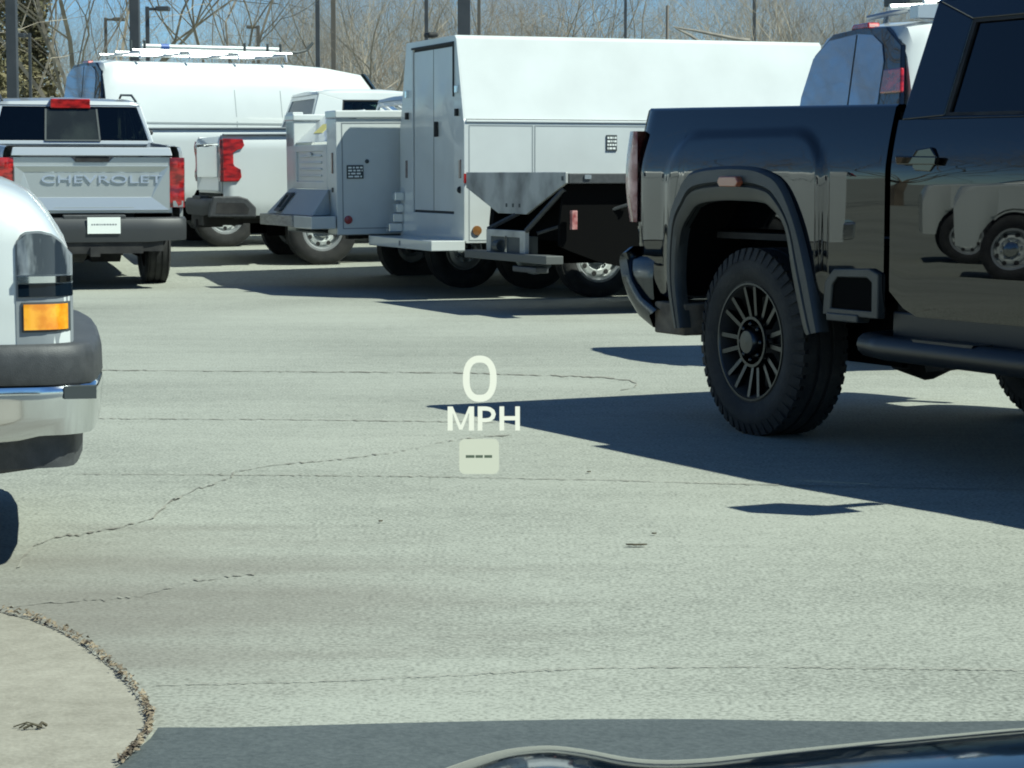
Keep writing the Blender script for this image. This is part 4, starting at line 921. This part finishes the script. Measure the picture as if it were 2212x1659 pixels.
# ================================================================== own car bonnet and its head-up display
car = thing('car', 'glossy dark navy car hood seen along the bottom edge', 'car', loc=(.37, .0, 0))
YS = 1.62; sil = [(-400, 1830), (400, 1790), (760, 1715), (900, 1682), (960, 1659), (1030, 1634), (1100, 1616), (1190, 1608), (1280, 1620), (1350, 1636), (1430, 1643), (1530, 1639), (1700, 1620), (1900, 1600), (2212, 1572), (2800, 1545), (3300, 1560), (3800, 1640), (4400, 1800)]
hx = [at(a, b, YS).x for a, b in sil]; hz = [at(a, b, YS).z for a, b in sil]
rows = []
for Y in [.75, .9, 1.1, 1.25, 1.35, 1.42, 1.48, 1.54, 1.58, YS, YS+.04, YS+.1, YS+.18, YS+.28]:
    r = []
    for x in lin(hx[0], hx[-1], 110):
        z = interp(x, hx, hz); k = (YS-Y); dz = (.23*k-.5*k*k if k < .23 else .02645+.02*(k-.23))
        r.append((x-.37, Y, z+dz*1.0-.0))
    rows.append(r)
front = [(p[0], p[1]+.02, .45) for p in rows[-1]]
hood = MB().grid(rows).build('hood', NAVY, car, sm=60)
sb = hood.modifiers.new('smooth', 'SUBSURF'); sb.levels = sb.render_levels = 1
m = MB(); x0, x1 = hx[0]-.37, hx[-1]-.37
m.grid([rows[-1], front]); m.grid([[(x0, r[0][1], z) for z in (r[0][2], .35)] for r in rows]); m.grid([[(x1, r[-1][1], z) for z in (r[-1][2], .35)] for r in rows]); m.build('front_fascia', NAVY, car)
HUD = bpy.data.materials.new('hud_light'); HUD.use_nodes = True; b = HUD.node_tree.nodes['Principled BSDF']
b.inputs['Base Color'].default_value = (0, 0, 0, 1); b.inputs['Specular IOR Level'].default_value = 0; b.inputs['Emission Color'].default_value = (.86, .95, .80, 1); b.inputs['Emission Strength'].default_value = .70
HUDB = bpy.data.materials.new('hud_faint_light'); HUDB.use_nodes = True; nt = HUDB.node_tree; nt.nodes.clear()
o_ = nt.nodes.new('ShaderNodeOutputMaterial'); mx = nt.nodes.new('ShaderNodeMixShader'); tr = nt.nodes.new('ShaderNodeBsdfTransparent'); em = nt.nodes.new('ShaderNodeEmission')
em.inputs[0].default_value = (.66, .75, .60, 1); em.inputs[1].default_value = .68; mx.inputs[0].default_value = .8
nt.links.new(tr.outputs[0], mx.inputs[1]); nt.links.new(em.outputs[0], mx.inputs[2]); nt.links.new(mx.outputs[0], o_.inputs[0])
HY = 1.45; hc = at(1038, 900, HY); vdir = pray(1038, 900).normalized()
hud = thing('head_up_display', 'glowing head-up display reading 0 MPH floating above the car hood', 'head-up display', loc=hc)
yax = (Vector((0, 0, 1))-vdir*vdir.z).normalized(); xax = yax.cross(-vdir)
HM = Matrix((( xax.x, yax.x, -vdir.x, 0), (xax.y, yax.y, -vdir.y, 0), (xax.z, yax.z, -vdir.z, 0), (0, 0, 0, 1)))
u = hc.length and (hc-Vector((0, 0, EYE))).length/F_PX     # metres per photo pixel there
def hudpos(px, py): return HM @ Matrix.Translation(((px-1038)*u, -(py-900)*u, 0))
m = MB(); rows = []
for k in range(49):
    a = 2*pi*k/48; ca, sa = cos(a), sin(a)
    def se(rx, ry, n): return (rx*abs(ca)**(2/n)*(1 if ca >= 0 else -1), ry*abs(sa)**(2/n)*(1 if sa >= 0 else -1))
    rows.append([se(36.5, 50, 2.3), se(22, 35, 2.6)])
vs = [[tuple((hudpos(1036.5, 818) @ Vector((q[0]*u, q[1]*u, 0)))) for q in r] for r in rows]
m.grid(vs); m.build('digit', HUD, hud)
def letter(polys, name):
    m = MB()
    for q in polys: m.prism(q, lambda a, b, d: tuple(hudpos(a, b) @ Vector((0, 0, d))), 0, .0002)
    return m.build(name, HUD, hud)
letter([[(967, 930), (967, 878), (978, 878), (978, 930)], [(1013, 930), (1013, 878), (1024, 878), (1024, 930)], [(978, 878), (978, 892), (992, 928), (995.5, 919)], [(1013, 878), (1013, 892), (999, 928), (995.5, 919)], [(992, 928), (995.5, 918), (999, 928)]], 'letter_m')
q_ = [(1050, 878), (1060, 880), (1068, 886), (1071, 895), (1068, 904), (1060, 910), (1050, 912)]; qi = [(1050, 887), (1056, 888), (1060, 891), (1061.5, 895), (1060, 899.5), (1056, 902.5), (1050, 903.5)]
letter([[(1032, 930), (1032, 878), (1042, 878), (1042, 930)], [(1042, 878), (1050, 878), (1050, 887), (1042, 887)], [(1042, 903.5), (1050, 903.5), (1050, 912), (1042, 912)]]+[[q_[k], q_[k+1], qi[k+1], qi[k]] for k in range(6)], 'letter_p')
letter([[(1079, 930), (1079, 878), (1089, 878), (1089, 930)], [(1113, 930), (1113, 878), (1123, 878), (1123, 930)], [(1089, 899), (1113, 899), (1113, 908), (1089, 908)]], 'letter_h')
m = MB(); rr = []
for cx_, cy_, a0 in ((31, 26, 0), (-31, 26, 90), (-31, -26, 180), (31, -26, 270)):
    for k in range(5): a = R(a0+k*22.5); rr.append((cx_+12*cos(a), cy_+12*sin(a)))
m.prism(rr, lambda a, b, d: tuple(hudpos(1035, 986) @ Vector((a*u, b*u, d))), 0, .0002); bx_ = m.build('speed_limit_box', HUDB, hud)
INKG = mat('hud_dash', (.12, .15, .10), .9)
m = MB()
for a, b in ((-29, -10), (-8, 8), (11, 28)): m.prism([(a, -3), (b, -3), (b, 3), (a, 3)], lambda x, y, d: tuple(hudpos(1035, 986) @ Vector((x*u, y*u, d))), .0006, .0008)
m.build('dashes', INKG, bx_)

# ================================================================== light poles and posts
def pole(px, Y, wpx, top=None, arm=None, mt=POLE, name='light_pole', label='', round_=False, base_z=.4):
    b = at(px, 300, Y); s_ = wpx/F_PX*Y; zt = at(px, top, Y).z if top is not None else 9.0
    r = thing(name, label, 'light pole' if name == 'light_pole' else 'post', 'poles standing behind the parked trucks', (b.x, Y, ground_h(Y)))
    m = MB(); h = zt-ground_h(Y)
    if round_: m.tube([(0, 0, 0), (0, 0, h)], s_/2, 10)
    else: m.box(-s_/2, s_/2, -s_/2, s_/2, 0, h)
    m.build('shaft', mt, r, bev=.008 if not round_ else 0)
    m = MB(); m.tube([(0, 0, 0), (0, 0, .7)], .28, 16); m.build('base', CONC, r)
    a = arm if arm is not None else (1.2/Y*F_PX)
    L_ = a/F_PX*Y; d = 1 if L_ > 0 else -1
    m = MB(); m.box(min(0, L_*.45), max(0, L_*.45), -.03, .03, h-.10, h-.03); m.build('arm', mt, r)
    m = MB(); m.box(min(L_*.4, L_), max(L_*.4, L_), -.16, .16, h-.11, h+.0); m.build('lamp_head', mt, r, bev=.02)
    return r
for px, Y, wpx, top, arm, mt, lb in (
    (30, 42, 22, None, None, POLE, 'thick dark light pole at the far left edge behind the silver pickup'),
    (68, 60, 6, 72, -22, POLE, 'short light pole with arm pointing left, just right of the leftmost thick pole'),
    (232, 75, 6, 38, 42, POLEB, 'faint brown light pole with arm pointing right, before the grey tree at left'),
    (295, 44, 20, None, None, POLE, 'thick dark light pole rising behind the ladder rack of the left van'),
    (322, 58, 8, 14, 48, POLE, 'slim dark light pole with long arm, beside the thick pole over the van rack'),
    (560, 80, 7, 55, -24, POLEB, 'brown light pole with short arm pointing left, right of the spreading pale tree'),
    (688, 62, 9, None, None, POLE, 'left one of the two slim poles over the hood of the left van'),
    (722, 66, 10, None, None, POLEB, 'brownish right one of the two slim poles over the left van'),
    (922, 60, 8, None, None, POLE, 'slim dark pole right above the double rear doors'),
    (1003, 40, 27, None, None, POLE, 'thickest dark pole above the corner of the tall utility body'),
    (1035, 75, 7, None, None, POLEB, 'thin brown pole just right of the thickest pole'),
    (1350, 70, 6, None, None, POLE, 'thin pole in front of the bare tree at the edge of the blue gap'),
    (1627, 72, 7, None, None, POLE, 'thin dark pole above the right part of the long white body')):
    pole(px, Y, wpx, top, arm, mt, label=lb)
b = at(1440, 300, 60); m = MB(); m.tube([(b.x, 60, .4), (b.x, 60, at(1440, 12, 60).z)], .035, 8)
tag(m.build('wooden_post', POLEW), 'pale wooden post standing alone against the blue sky', 'post')
# white car roof far behind the silver cab
fc = at(128, 200, 46); c = thing('parked_car', 'white car roof peeking out between the silver cab and the left van', 'car', loc=(fc.x-.2, 46, ground_h(46)), rz=R(170))
rows = []
for t, zr, i in ((-2.2, .9, .1), (-2.0, 1.05, .05), (-1.5, 1.15, .05), (-.9, 1.62, .25), (-.3, 1.72, .25), (.6, 1.68, .25), (1.3, 1.2, .1), (2.1, 1.0, .1), (2.3, .8, .15)):
    rows.append([(t, -.9, .3), (t, -.9, min(.95, zr-.02)), (t, -.9+i, zr), (t, 0, zr+.03), (t, .9-i, zr), (t, .9, min(.95, zr-.02)), (t, .9, .3)])
m = MB().grid(rows); m.add(rows[0], [tuple(range(7))]); m.add(rows[-1], [tuple(range(7))]); m.build('body', WHITE, c, sm=40)
for s_ in (-1, 1): MB().prism([(-1.3, 1.15), (1.1, 1.15), (.6, 1.6), (-.8, 1.6)], lambda a, b, d: (a, s_*(.885-(b-.95)*.38+d), b), 0, .02).build('window_glass', GLASSM, c)

# ================================================================== trees
def tree_mesh(seed, h=9.0, spread=.5, trunk=.16, forks=4, levels=6, fork_h=.12, twist=.22, dens=1.0, up=.25):
    rnd = random.Random(seed); V_ = []; F_ = []; E_ = []
    def seg(a, b, r0, r1):
        d = (b-a).normalized(); x = d.cross(Vector((.3, .9, .2))).normalized(); y = d.cross(x); o = len(V_)
        for p, r in ((a, r0), (b, r1)):
            for k in range(3): V_.append(p+(x*cos(2.094*k)+y*sin(2.094*k))*r)
        for k in range(3): F_.append((o+k, o+(k+1) % 3, o+3+(k+1) % 3, o+3+k))
    def grow(p, d, L, r, lv):
        n = 4 if lv < 3 else 3
        for i in range(n):
            d2 = (d+Vector((rnd.gauss(0, twist*.45), rnd.gauss(0, twist*.45), rnd.gauss(.03, twist*.3)))).normalized()
            q = p+d2*(L/n); r2 = r*(1-.32/n*(1 if lv else .4)); seg(p, q, r, r2)
            if lv < levels and (i > 0 or lv == 0) and rnd.random() < .75*dens:
                az = rnd.uniform(0, 2*pi); perp = d2.cross(Vector((cos(az), sin(az), .1))).normalized()
                nd = (d2*rnd.uniform(.6, 1.1)+perp*rnd.uniform(.5, 1.0)*(.6+spread)+Vector((0, 0, up))).normalized()
                grow(q, nd, L*rnd.uniform(.5, .78), r2*rnd.uniform(.38, .6), lv+1)
            p, d, r = q, d2, r2
        if lv < levels:
            for k in range(2):
                az = rnd.uniform(0, 2*pi); perp = d.cross(Vector((cos(az), sin(az), .1))).normalized()
                grow(p, (d+perp*rnd.uniform(.25, .6)).normalized(), L*rnd.uniform(.6, .85), r*.65, lv+1)
    base = Vector((0, 0, 0)); top = Vector((0, 0, h*fork_h)); seg(base, top, trunk*1.15, trunk)
    for k in range(forks):
        az = 2*pi*k/forks+rnd.uniform(-.5, .5); s_ = spread*rnd.uniform(.25, 1.0)
        grow(top, Vector((cos(az)*s_, sin(az)*s_, 1)).normalized(), h*rnd.uniform(.34, .44), trunk*rnd.uniform(.36, .58), 1)
    return V_, F_
def mk_mesh(name, V_, F_, mt):
    me = bpy.data.meshes.new(name); me.from_pydata([tuple(v) for v in V_], [], F_); me.materials.append(mt); return me
def tree(px, Y, meshes, label, scale=1.0, rz=0.0, zoff=0, group=None):
    b = at(px, 300, Y); r = thing('bare_tree', label, 'tree', group, (b.x, Y, ground_h(Y)+zoff), rz); r.scale = (scale,)*3
    for nm, me in zip(('trunk', 'crown'), meshes):
        o = bpy.data.objects.new(nm, me); col.objects.link(o); o.parent = r
    return r
def two(seed, mt, **k):
    k.setdefault('dens', .85); V_, F_ = tree_mesh(seed, **k); print('TREE', len(V_))
    # the thickest segments are the trunk and limbs, everything else the crown of twigs
    vt, ft, vc, fc_ = [], [], [], []
    thr = k.get('trunk', .16)*.30
    for i in range(0, len(F_), 3):
        o = F_[i][0]; q = V_[o:o+6]; rad = (q[0]-(q[0]+q[1]+q[2])/3).length
        (vv, ff) = (vt, ft) if rad > thr else (vc, fc_)
        b = len(vv); vv += q; ff += [(b+kk, b+(kk+1) % 3, b+3+(kk+1) % 3, b+3+kk) for kk in range(3)]
    return mk_mesh('trunk', vt, ft, mt), mk_mesh('crown', vc, fc_, mt)
TA = two(11, BARK, h=10, dens=1.0, spread=.55, trunk=.13, forks=4, levels=6, fork_h=.16, twist=.16)
TB = two(12, BARKB, h=8, spread=.9, trunk=.095, forks=6, levels=6, fork_h=.10, twist=.3, dens=1.15)
TC = two(13, BARKG, h=11, dens=1.05, spread=.45, trunk=.075, forks=4, levels=6, fork_h=.2, twist=.22)
TD = two(14, BARK, h=8, spread=1.0, trunk=.105, forks=7, levels=6, fork_h=.13, twist=.28, dens=1.15)
TE = two(15, BARKG, h=7, spread=.9, trunk=.07, forks=6, levels=6, fork_h=.08, twist=.35, dens=1.15)
for px, Y, T, s_, rz, lb in (
    (160, 72, TC, 1.0, .3, 'grey bare tree with a straight trunk between the two left light poles'),
    (245, 92, TB, .75, 1.1, 'low brown bushy bare tree left of the thick pole over the van'),
    (496, 66, TA, 1.0, .4, 'pale vase-shaped bare tree rising in the blue sky gap over the ladder rack'),
    (600, 95, TE, .9, .2, 'brown bushy bare tree behind the right end of the ladder rack'),
    (655, 105, TC, .9, 2.2, 'faint grey bare tree left of the two slim poles'),
    (795, 78, TD, 1.0, .9, 'dense tan bare tree right of the two slim poles, over the van windscreen'),
    (880, 92, TE, 1.25, 1.7, 'grey-brown bare tree just left of the double rear doors'),
    (1085, 96, TB, 1.15, 2.9, 'reddish brown bare tree right of the thickest pole'),
    (1225, 76, TD, 1.05, 2.0, 'wide tan bare tree with slanting limbs above the middle of the long white body'),
    (1300, 88, TA, .8, 1.9, 'bare tree with slanting limbs at the left rim of the blue gap'),
    (1590, 80, TC, .75, 1.2, 'thin grey bare tree right of the blue gap'),
    (1690, 74, TD, .95, 3.6, 'dense tan bare tree above the right end of the long white body'),
    (1780, 90, TB, 1.1, 4.4, 'brown bare tree right beside the rear window of the right van'),
    (1880, 84, TE, 1.2, 5.0, 'bare tree behind the rack of the right van')):
    tree(px, Y, T, lb, s_, rz)
# reaching bare branch beside the post
b = at(1560, 200, 64); m = MB()
pts = [at(px, py, 64) for px, py in ((1620, 88), (1590, 84), (1540, 74), (1500, 66), (1475, 62), (1455, 58))]
m.tube(pts, [.07, .06, .05, .04, .03, .02], 6)
m.tube([at(px, py, 64) for px, py in ((1535, 110), (1515, 92), (1490, 76), (1458, 60))], [.07, .055, .04, .025], 6)
m.tube([at(px, py, 64) for px, py in ((1620, 88), (1622, 160), (1622, 340))], [.07, .1, .13], 6)
m.tube([at(px, py, 64) for px, py in ((1535, 110), (1570, 180), (1618, 240))], [.07, .08, .1], 6)
tag(m.build('leaning_tree', BARKG), 'half-fallen bare tree with two long limbs pointing at the wooden post', 'tree')
# far woods: individual trees in rows
rnd = random.Random(21); n = 0
for i in range(104):
    px = -80+i*23+rnd.uniform(-14, 14)
    if 285 < px < 480 or 1365 < px < 1520 or (px < 300 and i % 3 == 0): continue
    Y = rnd.uniform(112, 185); T = rnd.choice([TB, TE, TD, TE, TB])
    tree(px, Y, T, 'bare grey-brown tree of the hazy far wood behind the light poles', rnd.uniform(1.0, 1.5), rnd.uniform(0, 6), group='trees of the far wood')
# evergreens at the far left
def conifer(px, Y, h, w_, seed, label):
    rnd = random.Random(seed); b = at(px, 300, Y); r = thing('pine_tree', label, 'tree', None, (b.x, Y, ground_h(Y)))
    m = MB(); m.tube([(0, 0, 0), (0, 0, h)], [.2, .04], 8); m.build('trunk', BARKB, r)
    m = MB()
    for i in range(9000):
        z = rnd.uniform(.05, 1)**.8; rad = w_*(1-z*.75)*(0.6+.4*noise.noise(Vector((z*6, rnd.random()*2, seed)))); a = rnd.uniform(0, 2*pi)
        lobe = .75+.35*sin(a*3+z*17); rr_ = rad*lobe*math.sqrt(rnd.uniform(.1, 1)); c = Vector((rr_*cos(a), rr_*sin(a), z*h+rnd.gauss(0, .15)))
        s_ = rnd.uniform(.09, .20); d1 = Vector((rnd.gauss(0, 1), rnd.gauss(0, 1), rnd.gauss(0, .6))).normalized()*s_; d2 = Vector((rnd.gauss(0, 1), rnd.gauss(0, 1), rnd.gauss(0, 1))).normalized()*s_*.5
        m.add([c-d1, c+d2, c+d1, c-d2], [(0, 1, 2, 3)])
    m.build('crown', NEEDLE, r); return r
conifer(-15, 84, 13, 2.6, 3, 'olive green evergreen at the far left edge')
conifer(78, 92, 11, 2.2, 4, 'brownish evergreen between the leftmost thick pole and the grey tree')

rnd = random.Random(33)  # unseen trees added to cut low skylight on the shaded rear faces
for i in range(40):
    a = R(100+i*6.2+rnd.uniform(-2, 2)); d = rnd.uniform(55, 80); x, y = d*cos(a), d*sin(a)
    r = thing('bare_tree', 'bare tree added beyond the frame to darken the skylight', 'tree', 'added trees around the car park', (x, y, 0), rnd.uniform(0, 6)); r.scale = (1.6,)*3
    for nm, me in zip(('trunk', 'crown'), rnd.choice([TB, TD])):
        o = bpy.data.objects.new(nm, me); col.objects.link(o); o.parent = r
